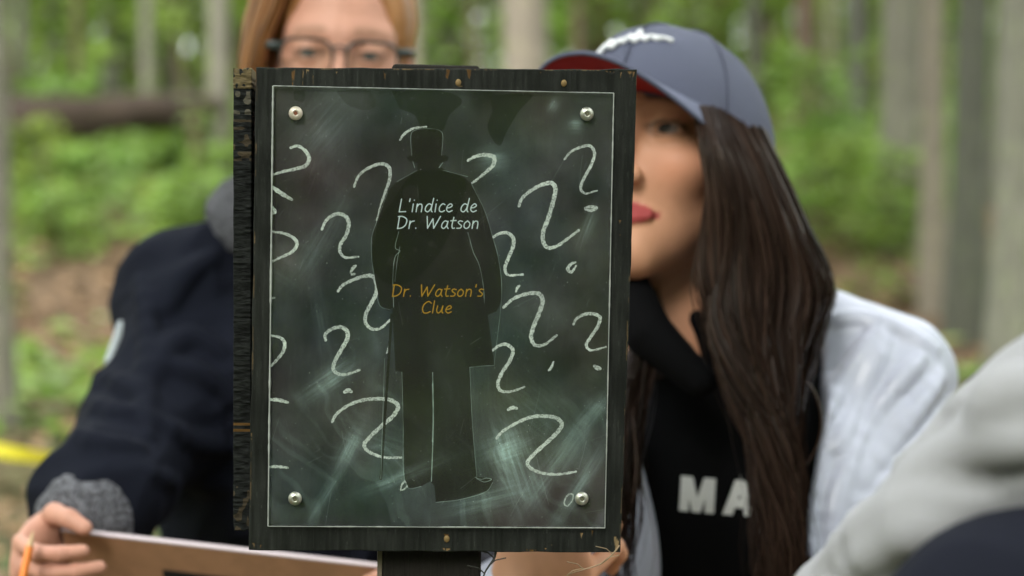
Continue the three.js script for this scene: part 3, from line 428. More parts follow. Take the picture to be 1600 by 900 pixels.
  { const p = sg.attributes.position, uv = sg.attributes.uv; sg.computeBoundingBox(); const b = sg.boundingBox; for (let i = 0; i < p.count; i++) uv.setXY(i, clamp((p.getX(i) - b.min.x) / (b.max.x - b.min.x), 0.02, 0.98), clamp((p.getY(i) - b.min.y) / (b.max.y - b.min.y), 0.002, 0.998)); }
  lift('side_board', sg, sMat).userData.label = 'rough plywood side board with worn raw top corner';
  const dark = matte({ color: lin(0.012, 0.013, 0.012), roughness: 0.7, bumpMap: bumpT, bumpScale: 0.0006 });
  const box = (name, x0, x1, y0, y1, z0, z1, m = dark, r = 0.0012) => { const g = new RoundedBoxGeometry(x1 - x0, y1 - y0, z1 - z0, 2, r); g.translate((x0 + x1) / 2, (y0 + y1) / 2, (z0 + z1) / 2); return lift(name, g, m); };
  const tl = sp[0], bl = sp[2];
  box('side_board', 0.096, 0.108, bl.y, tl.y - 0.004, -0.062, -0.0155); box('top_board', -0.1185, 0.0958, tl.y - 0.014, tl.y - 0.003, -0.062, -0.0155); box('bottom_board', -0.1185, 0.0958, bl.y, bl.y + 0.011, -0.062, -0.0155); box('back_board', -0.1190, 0.108, bl.y, tl.y - 0.003, -0.0705, -0.0625);
  // post behind, down into the ground
  const pl = onSign(593, 880, -0.0175), pr = onSign(752, 880, -0.0175), pt = onSign(660, 101, -0.075), gy = -sign.position.y - 0.25;
  const postMat = matte({ color: lin(0.016, 0.014, 0.012), roughness: 0.8, bumpMap: bumpT, bumpScale: 0.001 });
  box('post', pl.x + 0.002, pr.x, gy, bl.y - 0.001, -0.06, -0.0175, postMat, 0.003); box('post_face', pl.x + 0.004, pr.x - 0.003, bl.y, pt.y, -0.1, -0.071, postMat, 0.003);
  box('post_lath', pl.x - 0.0012, pl.x + 0.0018, gy, bl.y - 0.002, -0.058, -0.019, std({ color: lin(0.13, 0.105, 0.075), roughness: 0.9 }), 0.0006);
  // print and acrylic sheet
  const pg = new THREE.PlaneGeometry(PW - 0.0006, PH - 0.0006); pg.translate(0, 0, -0.0010);
  { const p = pg.attributes.position, uv = pg.attributes.uv; for (let i = 0; i < p.count; i++) uv.setXY(i, p.getX(i) / PW + 0.5, p.getY(i) / PH + 0.5); }
  lift('printed_sheet', pg, matte({ map: canvasTex(printCanvas), roughness: 0.7 }));
  const ag = new RoundedBoxGeometry(PW, PH, 0.0028, 1, 0.0003); ag.translate(0, 0, 0.0008);
  const haze = dataTex(512, 512, (u, v, x, y) => { const s = noise(x * 0.9, y * 0.05, 3) > 0.9 ? 0.06 : 0, n = 0.03 + 0.05 * fbm(x * 0.02, y * 0.02, 1, 3) + s; return [n, n, n]; });
  lift('acrylic_sheet', ag, phys({ color: lin(1, 1, 1), transmission: 1, thickness: 0, roughness: 1, roughnessMap: haze, ior: 1.49 }));
  // the sheet's sawn, frosted rim
  const rimMat = std({ color: lin(0.30, 0.32, 0.30), roughness: 0.5 });
  const rim = (ax, ay, bx, by, k0) => { const pts = [], n = 240; for (let k = 0; k <= n; k++) pts.push(V(lerp(ax, bx, k / n), lerp(ay, by, k / n), 0.0017)); lift('sheet_rim', tube(pts, (t) => k0 * (0.55 + 1.1 * noise(t * 130, ax * 90, ay * 90 + 3) * noise(t * 21, ay * 50, 7)), 6), rimMat); };
  { const w = PW / 2 - 0.0001, h = PH / 2 - 0.0001; rim(-w, -h, -w, h, 0.00068); rim(w, -h, w, h, 0.00045); rim(-w, h, w, h, 0.00036); rim(-w, -h, w, -h, 0.0005); }
  // button head screws with a square socket
  const prof = [[0, 0.0009], [0.0012, 0.0009], [0.0013, 0.0024], [0.0022, 0.0023], [0.0034, 0.0017], [0.0042, 0.0008], [0.0044, 0.0001], [0.0042, 0]].map(([a, b]) => new THREE.Vector2(a, b));
  const headG = new THREE.LatheGeometry(prof, 28); headG.rotateX(Math.PI / 2);
  const sockG = new THREE.BoxGeometry(0.0021, 0.0021, 0.0004); sockG.translate(0, 0, 0.00225);
  [[462, 177, 0.55, 'rust'], [917, 178, 0.3], [461, 779, 0.25], [909, 779, 0.7]].forEach(([x, y, a, rust], i) => {
    const p = onSign(x, y, 0.0023), m = std({ color: rust ? lin(0.52, 0.46, 0.38) : lin(0.46, 0.46, 0.40), metalness: rust ? 0.35 : 0.85, roughness: 0.36 }), s = lift('screw', headG, m); s.position.set(p.x, p.y, 0.00225); s.rotation.z = a;
    const k = mesh('socket', sockG, std({ color: rust ? lin(0.16, 0.05, 0.02) : lin(0.09, 0.085, 0.05), roughness: 0.8 }), s); k.position.z = 0.00005; if (rust) s.userData.label = 'pale screw with a rusty socket';
  });
  // rusty wood screws sunk in the board
  const wsG = new THREE.SphereGeometry(0.0019, 12, 8); wsG.scale(1, 1.2, 0.45);
  for (const [x, y] of [[716, 129], [698, 842], [881, 130]]) { const p = onSign(x, y, -0.0014); const s = lift('wood_screw', wsG, std({ color: lin(0.2, 0.13, 0.05), metalness: 0.4, roughness: 0.6 })); s.position.set(p.x, p.y, -0.0012); }
  // dry stems caught under the box
  const stem = (label, pts, r, c) => { const t = thing('dry_stem', label, 'stem'), gs = [tube(catmull(pts.map(([x, y, d]) => P(x, y, d)), 24), (t2) => r * (1 - 0.5 * t2), 5)]; pts.slice(1, -1).forEach(([x, y, d], i) => { const a = P(x, y, d); gs.push(tube([a, a.clone().add(V(0.004 * (i % 2 ? 1 : -1), 0.004, 0.002)), a.clone().add(V(0.011 * (i % 2 ? 1 : -1), 0.006, 0.004))], r * 0.5, 4)); }); mesh('twig', mergeGeometries(gs), std({ color: c, roughness: 0.9 }), t); };
  stem('thin dark twig hanging beside the post under the sign box', [[776, 855, 1.27], [772, 872, 1.27], [764, 884, 1.27], [757, 896, 1.27], [750, 930, 1.275]], 0.0009, lin(0.03, 0.03, 0.025));
  stem('pale dry stem hanging from the lower corner of the sign box', [[968, 852, 1.262], [957, 866, 1.262], [940, 880, 1.262], [912, 890, 1.263], [885, 900, 1.264], [870, 925, 1.265]], 0.0006, lin(0.28, 0.2, 0.12));
}

// ================================================================== PEOPLE
// a head: chin to crown about 0.22 m, face towards +z, the person's left towards +x, origin between the eyes at mid-depth
function headF(x, y, z, o) {
  x *= 1 + (o.slim ?? 0) * sstep(-0.025, -0.095, y) * sstep(-0.03, 0.02, z);
  const a = Math.abs(x);
  let d = sdEll(x, y, z, 0, 0.03, -0.012, 0.073, o.top ?? 0.088, 0.095);
  d = smin(d, sdEll(x, y, z, 0, -0.03, 0.02, 0.058, 0.08, 0.062), 0.03);
  d = smin(d, sdCap(a, y, z, 0.05, -0.045, -0.005, 0.018, 0.012, -0.096, 0.058, 0.016), 0.03);
  d = smin(d, sdEll(a, y, z, 0.041, -0.026, 0.054, 0.02, 0.018, 0.02), 0.024);
  d = smin(d, sdCap(a, y, z, 0.006, 0.02, 0.077, 0.010, 0.043, 0.019, 0.06, 0.009), 0.018);
  d = smax(d, -sdEll(a, y, z, 0.031, 0.001, 0.096, 0.019, 0.012, 0.018), 0.014);
  let lid = sdSph(a, y, z, 0.031, 0, 0.0675, 0.0148);
  lid = smax(lid, -sdEll(a, y, z, 0.031, -0.0005, 0.084, 0.0128, o.open, 0.014), 0.002);
  d = smin(d, lid, 0.006);
  d = smin(d, sdCap(x, y, z, 0, 0.010, 0.080, 0.0065, 0, -0.036, 0.103, 0.0092), 0.013);
  d = smin(d, sdSph(a, y, z, 0.0115, -0.041, 0.091, 0.0082), 0.008);
  d = smax(d, -sdSph(a, y, z, 0.0068, -0.0487, 0.0965, 0.0042), 0.003);
  d = smin(d, sdEll(x, y, z, 0, -0.097, 0.064, 0.02, 0.016, 0.017), 0.022);
  d = smin(d, sdCap(a, y, z, 0, -0.0640, 0.0895, 0.0055, 0.026, -0.0690, 0.0755, 0.003), 0.006);
  d = smin(d, sdCap(a, y, z, 0, -0.0760, 0.0865, 0.0070, 0.023, -0.0715, 0.0755, 0.003), 0.006);
  d = smax(d, -sdCap(a, y, z, 0, -0.0695, 0.0970, 0.0022, 0.028, -0.0697, 0.0795, 0.0012), 0.002);
  d = smin(d, sdEll(a, y, z, 0.072, -0.004, -0.008, 0.008, 0.03, 0.018), 0.008);
  return smin(d, sdCap(x, y, z, 0, -0.05, -0.032, 0.045, 0, -0.16, -0.058, 0.046), 0.025);
}
function headColor(x, y, z, o) {
  const a = Math.abs(x), s = o.skin, n = 0.86 + 0.28 * fbm(x * 55, y * 55, z * 55, 3); let c = [s[0] * n, s[1] * n, s[2] * n];
  const mix = (t, w) => { c = c.map((q, i) => lerp(q, t[i], w)); };
  mix([s[0] * 1.02, s[1] * 0.78, s[2] * 0.76], 0.5 * Math.exp(-(((a - 0.042) / 0.022) ** 2) - ((y + 0.03) / 0.02) ** 2) * (z > 0.02 ? 1 : 0));
  const up = 0.0095 * (1 - (a / 0.031) ** 2) * (0.75 + 0.35 * Math.min(1, a / 0.006)), lo = 0.0115 * (1 - (a / 0.029) ** 2), ly = y + 0.0695;
  if (z > 0.066 && a < 0.031 && ((ly >= 0 && ly < up) || (ly < 0 && -ly < lo))) mix(o.lips, 0.9);
  const by = 0.0215 + 0.004 * Math.sin(Math.min(1, a / 0.04) * 2.6) - (a > 0.04 ? (a - 0.04) * 0.3 : 0), bw = a < 0.012 || a > 0.052 ? 0 : Math.exp(-(((y - by) / 0.0042) ** 2)) * sstep(0.011, 0.018, a) * sstep(0.053, 0.044, a);
  if (z > 0.03) mix(o.brow, bw * o.browK * (0.7 + 0.5 * noise(x * 900, y * 400, z * 400)));
  const ex = (a - 0.031) / 0.0135, ey = (y + 0.0005) / (o.open + 0.0012), e = Math.hypot(ex, ey); if (z > 0.07 && z < 0.09 && e < 1.5 && e > 0.7) mix(o.lash, (y > 0 ? 0.95 : 0.55) * (1 - Math.abs(e - 1.05) / 0.45) * o.lashK);
  return c;
}
function eyeGeo(sx, gaze, iris) {
  const g = new THREE.SphereGeometry(0.0127, 28, 20), p = g.attributes.position, col = []; gaze = gaze.clone().normalize();
  for (let i = 0; i < p.count; i++) { const q = V(p.getX(i), p.getY(i), p.getZ(i)).normalize().dot(gaze); col.push(...(q > 0.975 ? [0.004, 0.004, 0.004] : q > 0.885 ? iris : [0.22, 0.18, 0.165])); }
  g.setAttribute('color', new THREE.Float32BufferAttribute(col, 3)); g.translate(sx * 0.031, 0, 0.0675); return g;
}
// a hand: wrist at the origin, fingers along +y, palm towards +z, thumb on the +x side; bend = curl of the four fingers
function handF(x, y, z, h) {
  let d = sdEll(x, y, z, -0.001, 0.05, 0, 0.041, 0.052, 0.0155);
  d = smin(d, sdCap(x, y, z, 0, -0.05, -0.002, 0.027, 0, 0.02, 0, 0.024), 0.02);
  d = smin(d, sdEll(x, y, z, 0.024, 0.032, 0.008, 0.016, 0.028, 0.014), 0.012);
  for (const s of h.fingers) d = smin(d, sdCap(x, y, z, ...s), 0.004);
  return d;
}
function handPose(curl, spread = 1, thumb = [[0.028, 0.022, 0.006], [0.052, 0.05, 0.014], [0.060, 0.078, 0.022], [0.060, 0.098, 0.030]]) {
  const fingers = [];
  [[-0.029, 0.084, 0.036, 0.023, 0.018, 0.0078], [-0.010, 0.093, 0.043, 0.028, 0.021, 0.0088], [0.010, 0.095, 0.046, 0.030, 0.022, 0.009], [0.029, 0.090, 0.042, 0.026, 0.020, 0.0088]].forEach(([bx, by, l1, l2, l3, r], i) => {
    let p = V(bx, by - 0.012, 0), a = 0; const side = (bx * 2.2) * 0.5 * spread; const c = Array.isArray(curl[0]) ? curl[i] : curl;
    [l1, l2, l3].forEach((l, k) => { a += c[k]; const q = p.clone().add(V(Math.sin(side) * Math.cos(a), Math.cos(a) * Math.cos(side), Math.sin(a)).multiplyScalar(l)); fingers.push([p.x, p.y, p.z, r * (1 - 0.09 * k), q.x, q.y, q.z, r * (0.92 - 0.09 * k)]); p = q; });
  });
  for (let k = 0; k < 3; k++) fingers.push([...thumb[k], [0.0125, 0.0105, 0.0092][k], ...thumb[k + 1], [0.0105, 0.0092, 0.0078][k]]);
  return { fingers };
}
const frame = (o, yDir, zDir) => { const y = yDir.clone().normalize(), z = zDir.clone().addScaledVector(y, -zDir.dot(y)).normalize(), x = y.clone().cross(z); return new THREE.Matrix4().makeBasis(x, y, z).setPosition(o); };
function handGeo(M, pose, skin, mirror = 1) {
  const f = (x, y, z) => handF(x, y, z, pose), g = polygonize(f, V(-0.06, -0.04, -0.05), V(0.09, 0.20, 0.11), 0.003, (x, y, z) => { const n = 0.92 + 0.16 * noise(x * 120, y * 120, z * 120), k = sstep(0.09, 0.17, y); return [skin[0] * n, skin[1] * n * lerp(1, 0.82, k), skin[2] * n * lerp(1, 0.85, k)]; });
  if (mirror < 0) { g.scale(-1, 1, 1); const ix = g.index.array; for (let i = 0; i < ix.length; i += 3) { const t = ix[i]; ix[i] = ix[i + 1]; ix[i + 1] = t; } }
  g.applyMatrix4(M); return g;
}
// distance to a torso whose section is wider than deep, from joints
function torsoOf(J) {
  const lat = J.shL.clone().sub(J.shR).normalize(), mid = J.shL.clone().add(J.shR).multiplyScalar(0.5), up0 = mid.clone().sub(J.pelvis), up = up0.clone().addScaledVector(lat, -up0.dot(lat)).normalize(), dep = lat.clone().cross(up), o = J.pelvis, L = up0.dot(up);
  const loc = (x, y, z) => { const a = x - o.x, b = y - o.y, c = z - o.z; return [a * lat.x + b * lat.y + c * lat.z, a * up.x + b * up.y + c * up.z, a * dep.x + b * dep.y + c * dep.z]; };
  const f = (x, y, z, g) => { const [u, v, w] = loc(x, y, z); let d = sdCap(u * 0.70, v, w, 0, 0, 0, 0.112 + g * 0.8, 0, L - 0.10, 0.004, 0.104 + g * 0.8) * 1.05; d = smin(d, sdEll(u, v, w, 0, L - 0.13, 0.02, 0.15 + g, 0.15 + g, 0.105 + g), 0.05); return d; };
  return { lat, up, dep, L, loc, f, mid };
}
const skinMatOf = () => phys({ vertexColors: true, roughness: 0.52, specularIntensity: 0.7, sheen: 0.15, sheenColor: lin(0.6, 0.35, 0.25), sheenRoughness: 0.6 });
function makeBody(t, o, J, hands) {
  const T = torsoOf(J), M = o.headM, inv = M.clone().invert(), s = M.getMaxScaleOnAxis(), q = V();
  const hf = (x, y, z) => { q.set(x, y, z).applyMatrix4(inv); return headF(q.x, q.y, q.z, o) * s; };
  const hc = V(0, 0, 0).applyMatrix4(M), lo = hc.clone().addScalar(-0.175 * s), hi = hc.clone().addScalar(0.155 * s);
  const geos = [polygonize(hf, lo, hi, 0.0028, (x, y, z) => { q.set(x, y, z).applyMatrix4(inv); return headColor(q.x, q.y, q.z, o); })];
  for (const e of [-1, 1]) geos.push(eyeGeo(e, o.gaze, o.iris).applyMatrix4(M));
  const nk = V(0, -0.09, -0.042).applyMatrix4(M);
  const bf = (x, y, z) => {
    const p = [x, y, z]; let d = cap(p, nk, 0.044, J.neck, 0.052);
    d = smin(d, T.f(x, y, z, -0.022), 0.05); d = smin(d, cap(p, J.shL, 0.045, J.shR, 0.045), 0.05);
    for (const k of ['L', 'R']) { d = smin(d, cap(p, J['sh' + k], 0.045, J['el' + k], 0.037), 0.03); d = smin(d, cap(p, J['el' + k], 0.037, J['wr' + k], 0.026), 0.01); d = smin(d, cap(p, J['hip' + k], 0.08, J['kn' + k], 0.055), 0.04); d = smin(d, cap(p, J['kn' + k], 0.055, J['an' + k], 0.036), 0.01); const f = J['an' + k].clone().addScaledVector(T.dep, 0.11); f.y = J['an' + k].y - 0.05; d = smin(d, cap(p, J['an' + k], 0.036, f, 0.028), 0.02); }
    return d;
  };
  const [blo, bhi] = bounds(Object.values(J), 0.16); bhi.y = Math.max(bhi.y, nk.y + 0.02);
  geos.push(polygonize(bf, blo, bhi, 0.012, (x, y, z) => { const n = 0.95 + 0.1 * noise(x * 60, y * 60, z * 60); return o.skin.map((k) => k * n); }));
  geos.push(...hands);
  geos.forEach((g) => { for (const k of Object.keys(g.attributes)) if (!['position', 'normal', 'color'].includes(k)) g.deleteAttribute(k); });
  const g = mergeGeometries(geos); g.translate(-t.position.x, -t.position.y, -t.position.z); mesh('body', g, skinMatOf(), t); return T;
}
const put = (name, g, m, t) => { g.translate(-t.position.x, -t.position.y, -t.position.z); return mesh(name, g, m, t); };
function trousers(t, J, m, shoeMat, T) {
  const f = (x, y, z) => { const p = [x, y, z]; let d = T.f(x, y, z, -0.008); d = Math.max(d, T.loc(x, y, z)[1] - 0.06); for (const k of ['L', 'R']) { d = smin(d, cap(p, J['hip' + k], 0.1, J['kn' + k], 0.074), 0.03); d = smin(d, cap(p, J['kn' + k], 0.074, J['an' + k], 0.062), 0.01); } return Math.max(d, J.anL.y - 0.02 - y) - 0.012 * (fbm(x * 9, y * 14, z * 9, 2) - 0.5); };
  const [lo, hi] = bounds([J.pelvis, J.hipL, J.hipR, J.knL, J.knR, J.anL, J.anR], 0.17); put('trousers', polygonize(f, lo, hi, 0.011), m, t);
  for (const k of ['L', 'R']) { const a = J['an' + k], toe = a.clone().addScaledVector(T.dep, 0.15), heel = a.clone().addScaledVector(T.dep, -0.045), gy = groundY(a.x, a.z); toe.y = heel.y = gy + 0.04; const g = (x, y, z) => Math.max(smin(cap([x, y, z], heel, 0.042, toe, 0.04), cap([x, y, z], a, 0.045, heel, 0.04), 0.04), gy + 0.004 - y); const [l, h] = bounds([a, toe, heel], 0.08); put('shoe', polygonize(g, l, h, 0.007), shoeMat, t); }
}
const foldTex = dataTex(256, 256, (u, v, x, y) => { const n = 0.5 + 0.5 * (((x >> 1) + (y >> 1)) % 2 ? 0.3 : -0.3) * 0.5 + 0.3 * (hash(x, y, 4) - 0.5); return [n, n, n]; });
const weave = foldTex.clone(); weave.repeat.set(18, 18); weave.needsUpdate = true;
const ridge = (n) => 1 - Math.abs(2 * n - 1);
// a fold line of cloth: pixels of the photograph dropped onto the garment's surface
function dropOn(f, px, py, d0) { const o = camera.position, q = P(px, py, 1).sub(o), L = q.length(); q.divideScalar(L); let t = d0; for (let i = 0; i < 60; i++) { const s = f(o.x + q.x * t, o.y + q.y * t, o.z + q.z * t); if (s < 0.0006) break; t += Math.max(0.0006, s * 0.6); if (t > d0 + 0.9) return null; } return o.clone().addScaledVector(q, t); }
function foldLines(f, d0, lines) { const segs = []; for (const [rad, ...pts] of lines) { const q = smooth2(pts, 3).map(([x, y]) => dropOn(f, x, y, d0)); for (let i = 0; i < q.length - 1; i++) if (q[i] && q[i + 1] && q[i].distanceTo(q[i + 1]) < 0.06) { const e = Math.sin(Math.PI * (i + 0.7) / q.length) * 0.6 + 0.4; segs.push([q[i], rad * e, q[i + 1], rad * e, q[i].clone().lerp(q[i + 1], 0.5)]); } } return (d, p) => { for (const s of segs) { if (Math.abs(p[0] - s[4].x) > 0.06 || Math.abs(p[1] - s[4].y) > 0.06 || Math.abs(p[2] - s[4].z) > 0.06) continue; d = smin(d, cap(p, s[0], s[1], s[2], s[3]), 0.011); } return d; }; }
function foldsAlong(dir, f1, f2, seed) { const u = dir.clone().normalize(), v = u.clone().cross(V(0.2, 0.1, 1)).normalize(), w = u.clone().cross(v); return (x, y, z) => { const a = x * u.x + y * u.y + z * u.z, b = x * v.x + y * v.y + z * v.z, c = x * w.x + y * w.y + z * w.z, wp = noise(a * f2 * 1.5, b * 5, c * 5 + seed) * 0.9; return ridge(noise(a * f2 + seed, b * f1 + wp, c * f1 * 0.7)) * 0.7 + 0.3 * ridge(noise(a * f2 * 1.8, b * f1 * 2.1 + wp, c * f1 * 1.5 + seed)); }; }
// locks of hair between guide curves
function hairGeo(guides, n, seed, o) {
  const r = rngOf(seed), gs = [], N = 22;
  const cur = guides.map((g) => new THREE.CatmullRomCurve3(g, false, 'centripetal'));
  for (let i = 0; i < n; i++) {
    const s = r() * (cur.length - 1.0001), k = Math.floor(s), f = s - k, off = V(r() - 0.5, r() - 0.5, r() - 0.5).multiplyScalar(o.jit), ph = s * 4.5 + r() * 1.6, fr = o.freq * (0.9 + 0.2 * r()), am = o.wave * (0.4 + r()), end = o.len[0] + (o.len[1] - o.len[0]) * r(), fly = r() < o.fly, rad = fly ? 0.0007 : o.rad * (0.5 + 0.9 * r()), tone = 0.4 + 1.5 * r() * r() + 0.3 * r();
    const pts = []; for (let j = 0; j <= N; j++) { const t = j / N * end, p = cur[k].getPoint(t).lerp(cur[Math.min(k + 1, cur.length - 1)].getPoint(t), f); p.addScaledVector(off, 0.35 + 0.65 * t + (fly ? 1.2 * t : 0)); p.x += Math.sin(t * fr + ph) * am * t; p.z += Math.cos(t * fr * 0.9 + ph) * am * t * 0.7; pts.push(p); }
    gs.push(tube(pts, (t) => rad * (0.55 + 0.6 * Math.sin(Math.PI * Math.min(1, 0.15 + t * 0.8))) * (1 - 0.75 * Math.max(0, t - 0.75) * 4 * 0.9), fly ? 3 : 5, 0.6, o.color.map((c) => c * tone)));
  }
  return mergeGeometries(gs);
}
const headMatrix = (eye, eyeLocal, pitch, yaw, roll, s) => { const m = new THREE.Matrix4().makeRotationY(R(yaw)).multiply(new THREE.Matrix4().makeRotationZ(R(roll))).multiply(new THREE.Matrix4().makeRotationX(R(pitch))).scale(V(s, s, s)); const e = eyeLocal.clone().applyMatrix4(m); return m.setPosition(eye.clone().sub(e)); };
const legs = (J, yaw, c) => { const lat = V(Math.cos(yaw), 0, -Math.sin(yaw)); const px = J.pelvis; J.hipL = px.clone().addScaledVector(lat, 0.085).add(V(0, -0.05, 0)); J.hipR = px.clone().addScaledVector(lat, -0.085).add(V(0, -0.05, 0)); for (const k of ['L', 'R']) { const s = k === 'L' ? 1 : -1, f = px.clone().addScaledVector(lat, 0.12 * s), g = groundY(f.x, f.z); J['an' + k] = V(f.x, g + 0.09, f.z); J['kn' + k] = J['hip' + k].clone().lerp(J['an' + k], 0.5).add(V(0, 0, c * 0.015)); } };

// ---------------------------------------------------------------- person with glasses and clipboard
{
  const J = { neck: P(522, 345, 1.985), shR: P(308, 470, 1.97), shL: P(785, 466, 1.97), elR: P(242, 672, 1.87), wrR: P(138, 804, 1.70), elL: P(850, 690, 1.88), wrL: P(745, 850, 1.66) };
  J.pelvis = V(P(525, 450, 2.0).x, 0.90, -2.04); legs(J, 0, 1);
  const t = thing('person', 'person with glasses and reddish blond hair in navy sweatshirt, holding a clipboard', 'person', V(J.pelvis.x, groundY(J.pelvis.x, J.pelvis.z), J.pelvis.z));
  const skin = [0.50, 0.25, 0.18], M = headMatrix(P(530, 86, 1.90), V(0, 0, 0.078), 4, 5, -3, 0.94);
  const o = { headM: M, skin, lips: [0.42, 0.16, 0.13], brow: [0.16, 0.085, 0.04], browK: 0.55, lash: [0.1, 0.055, 0.04], lashK: 0.8, open: 0.0034, gaze: V(0.0, -0.22, 1), iris: [0.05, 0.08, 0.09] };
  // right hand closes round the end of the board from the side, the other one holds it behind the post
  const hR = frame(P(84, 846, 1.695), P(14, 915, 1.60).sub(P(84, 846, 1.695)), V(1, 0.05, 0.12)).scale(V(0.85, 0.85, 0.85)), hL = frame(P(742, 862, 1.66), P(702, 905, 1.59).sub(P(742, 862, 1.66)), V(-0.6, -0.3, -0.6)).scale(V(0.85, 0.85, 0.85));
  const T = makeBody(t, o, J, [handGeo(hR, handPose([[1.0, 0.75, 0.3], [0.95, 0.8, 0.3], [0.9, 0.8, 0.35], [0.75, 0.75, 0.4]], 0.6, [[0.028, 0.022, 0.006], [0.046, 0.045, 0.024], [0.047, 0.062, 0.046], [0.040, 0.070, 0.064]]), skin), handGeo(hL, handPose([0.9, 0.8, 0.4], 0.6), skin, -1)]);
  const navy = matte({ color: lin(0.0065, 0.0078, 0.0145), roughness: 0.95, bumpMap: weave, bumpScale: 0.0004 }), fold = foldsAlong(V(0.5, 1, 0.1), 13, 3, 3), foldArm = foldsAlong(V(1, 0.35, 0.4), 17, 4, 9);
  const jf = (x, y, z) => {
    const p = [x, y, z]; let d = T.f(x, y, z, 0.014); d = smin(d, cap(p, P(395, 425, 1.985), 0.048, J.shR, 0.062), 0.04); d = smin(d, cap(p, P(650, 425, 1.985), 0.048, J.shL, 0.062), 0.04);
    let a = 1; for (const k of ['L', 'R']) { const e = cap(p, J['sh' + k], 0.060, J['el' + k], 0.055), w = J['el' + k].clone().lerp(J['wr' + k], 0.82); a = Math.min(a, smin(e, cap(p, J['el' + k], 0.055, w, 0.047), 0.02)); }
    d = smin(d, a, 0.028); d -= 0.024 * fold(x, y, z) + 0.014 * foldArm(x, y, z) - 0.017; d = Math.max(d, 0.80 - y); return smax(d, -cap(p, J.neck, 0.062, J.neck.clone().add(V(0, 0.12, 0.01)), 0.075), 0.01);
  };
  const ml = foldLines(jf, 1.4, [[0.009, [345, 548], [300, 528], [262, 545], [240, 590]], [0.008, [355, 620], [310, 585], [268, 575]], [0.008, [110, 600], [160, 640], [225, 650]], [0.008, [92, 650], [145, 692], [215, 700]], [0.008, [215, 440], [232, 520], [226, 610], [232, 680]], [0.007, [175, 470], [160, 540], [150, 610]], [0.007, [130, 560], [190, 600], [235, 625]], [0.008, [250, 660], [300, 690], [355, 700]], [0.007, [240, 740], [290, 760], [350, 755]], [0.007, [330, 400], [290, 430], [262, 480]]]);
  const [lo, hi] = bounds([J.shL, J.shR, J.elL, J.elR, J.wrL, J.wrR, J.pelvis], 0.15); put('sweatshirt', polygonize((x, y, z) => { const d = jf(x, y, z); return Math.abs(d) > 0.06 ? d : ml(d, [x, y, z]); }, lo, hi, 0.006), navy, t);
  const marl = dataTex(128, 128, (u, v, x, y) => { const n = 0.32 + 0.7 * sstep(0.2, 0.8, noise(x * 0.4, y * 0.3, 4)) * (0.5 + 0.8 * hash(x, y, 2)); return [n, n, n * 1.04]; }, false); marl.repeat.set(14, 14);
  const knit = std({ color: lin(0.155, 0.155, 0.175), map: marl, roughness: 0.95, bumpMap: marl, bumpScale: 0.003 });
  { // rolled knit collar and the two cuffs
    const c = J.neck.clone().add(V(-0.006, 0.0, 0.0)), ring = []; for (let k = 0; k <= 40; k++) { const a = k / 40 * 6.2832; ring.push(c.clone().add(V(Math.cos(a) * 0.086, 0.012 + Math.sin(a * 2) * 0.008 - Math.sin(a) * 0.012, Math.sin(a) * 0.088))); }
    const g = tube(ring, (q) => 0.034 + 0.004 * Math.sin(q * 31), 12, 1.1); { const p = g.attributes.position; for (let i = 0; i < p.count; i++) { const k = (noise(p.getX(i) * 60, p.getY(i) * 40, p.getZ(i) * 60) - 0.5) * 0.012; p.setXYZ(i, p.getX(i) + k, p.getY(i) + k, p.getZ(i) + k); } g.computeVertexNormals(); }
    put('knit_collar', g, knit, t).userData.label = 'grey marled knit collar';
    for (const k of ['L', 'R']) { const a = J['el' + k].clone().lerp(J['wr' + k], 0.5), b = J['el' + k].clone().lerp(J['wr' + k], 1.0), g2 = polygonize((x, y, z) => { const p = [x, y, z]; return cap(p, a, 0.050, b, 0.043) - 0.003 * ridge(noise(x * 70, y * 70, z * 70)); }, ...bounds([a, b], 0.07), 0.006); put('knit_cuff', g2, knit, t).userData.label = 'grey marled knit cuff'; }
  }
  { // pale patch on the outer sleeve
    const a = J.shR.clone().lerp(J.elR, 0.20).add(V(-0.061, 0.0, 0.014)), b = J.shR.clone().lerp(J.elR, 0.60).add(V(-0.061, 0.0, 0.012)), g = new RoundedBoxGeometry(0.009, a.distanceTo(b) * 0.85, 0.04, 3, 0.004); const m = frame(a.clone().add(b).multiplyScalar(0.5), a.clone().sub(b), V(0, 0, 1)); g.applyMatrix4(m); put('sleeve_patch', g, std({ color: lin(0.36, 0.40, 0.43), roughness: 0.7 }), t);
  }
  trousers(t, J, std({ color: lin(0.03, 0.03, 0.035), roughness: 0.9 }), std({ color: lin(0.05, 0.04, 0.03), roughness: 0.7 }), T);
  // hair: a close shell over the skull and locks that fall beside the face
  const inv = M.clone().invert(), q = V(), col = [0.33, 0.145, 0.05];
  const shell = polygonize((x, y, z) => { q.set(x, y, z).applyMatrix4(inv); const d = sdEll(q.x, q.y, q.z, 0, 0.034, -0.018, 0.080, 0.094, 0.100), face = Math.max(sdEll(q.x, q.y, q.z, 0, -0.01, 0.10, 0.066, 0.105, 0.085), -q.z); return smax(smax(d, -sdEll(q.x, q.y, q.z, 0, 0.03, -0.018, 0.068, 0.086, 0.09), 0.004), -face, 0.01) - 0.003 * ridge(noise(q.x * 130, q.y * 14, q.z * 60)); }, V(0, 0, 0).applyMatrix4(M).addScalar(-0.15), V(0, 0, 0).applyMatrix4(M).addScalar(0.16), 0.004, (x, y, z) => { const n = 0.7 + 0.5 * noise(x * 90, y * 12, z * 60); return col.map((c) => c * n); });
  const side = (pp) => pp.map(([x, y, d]) => P(x, y, d));
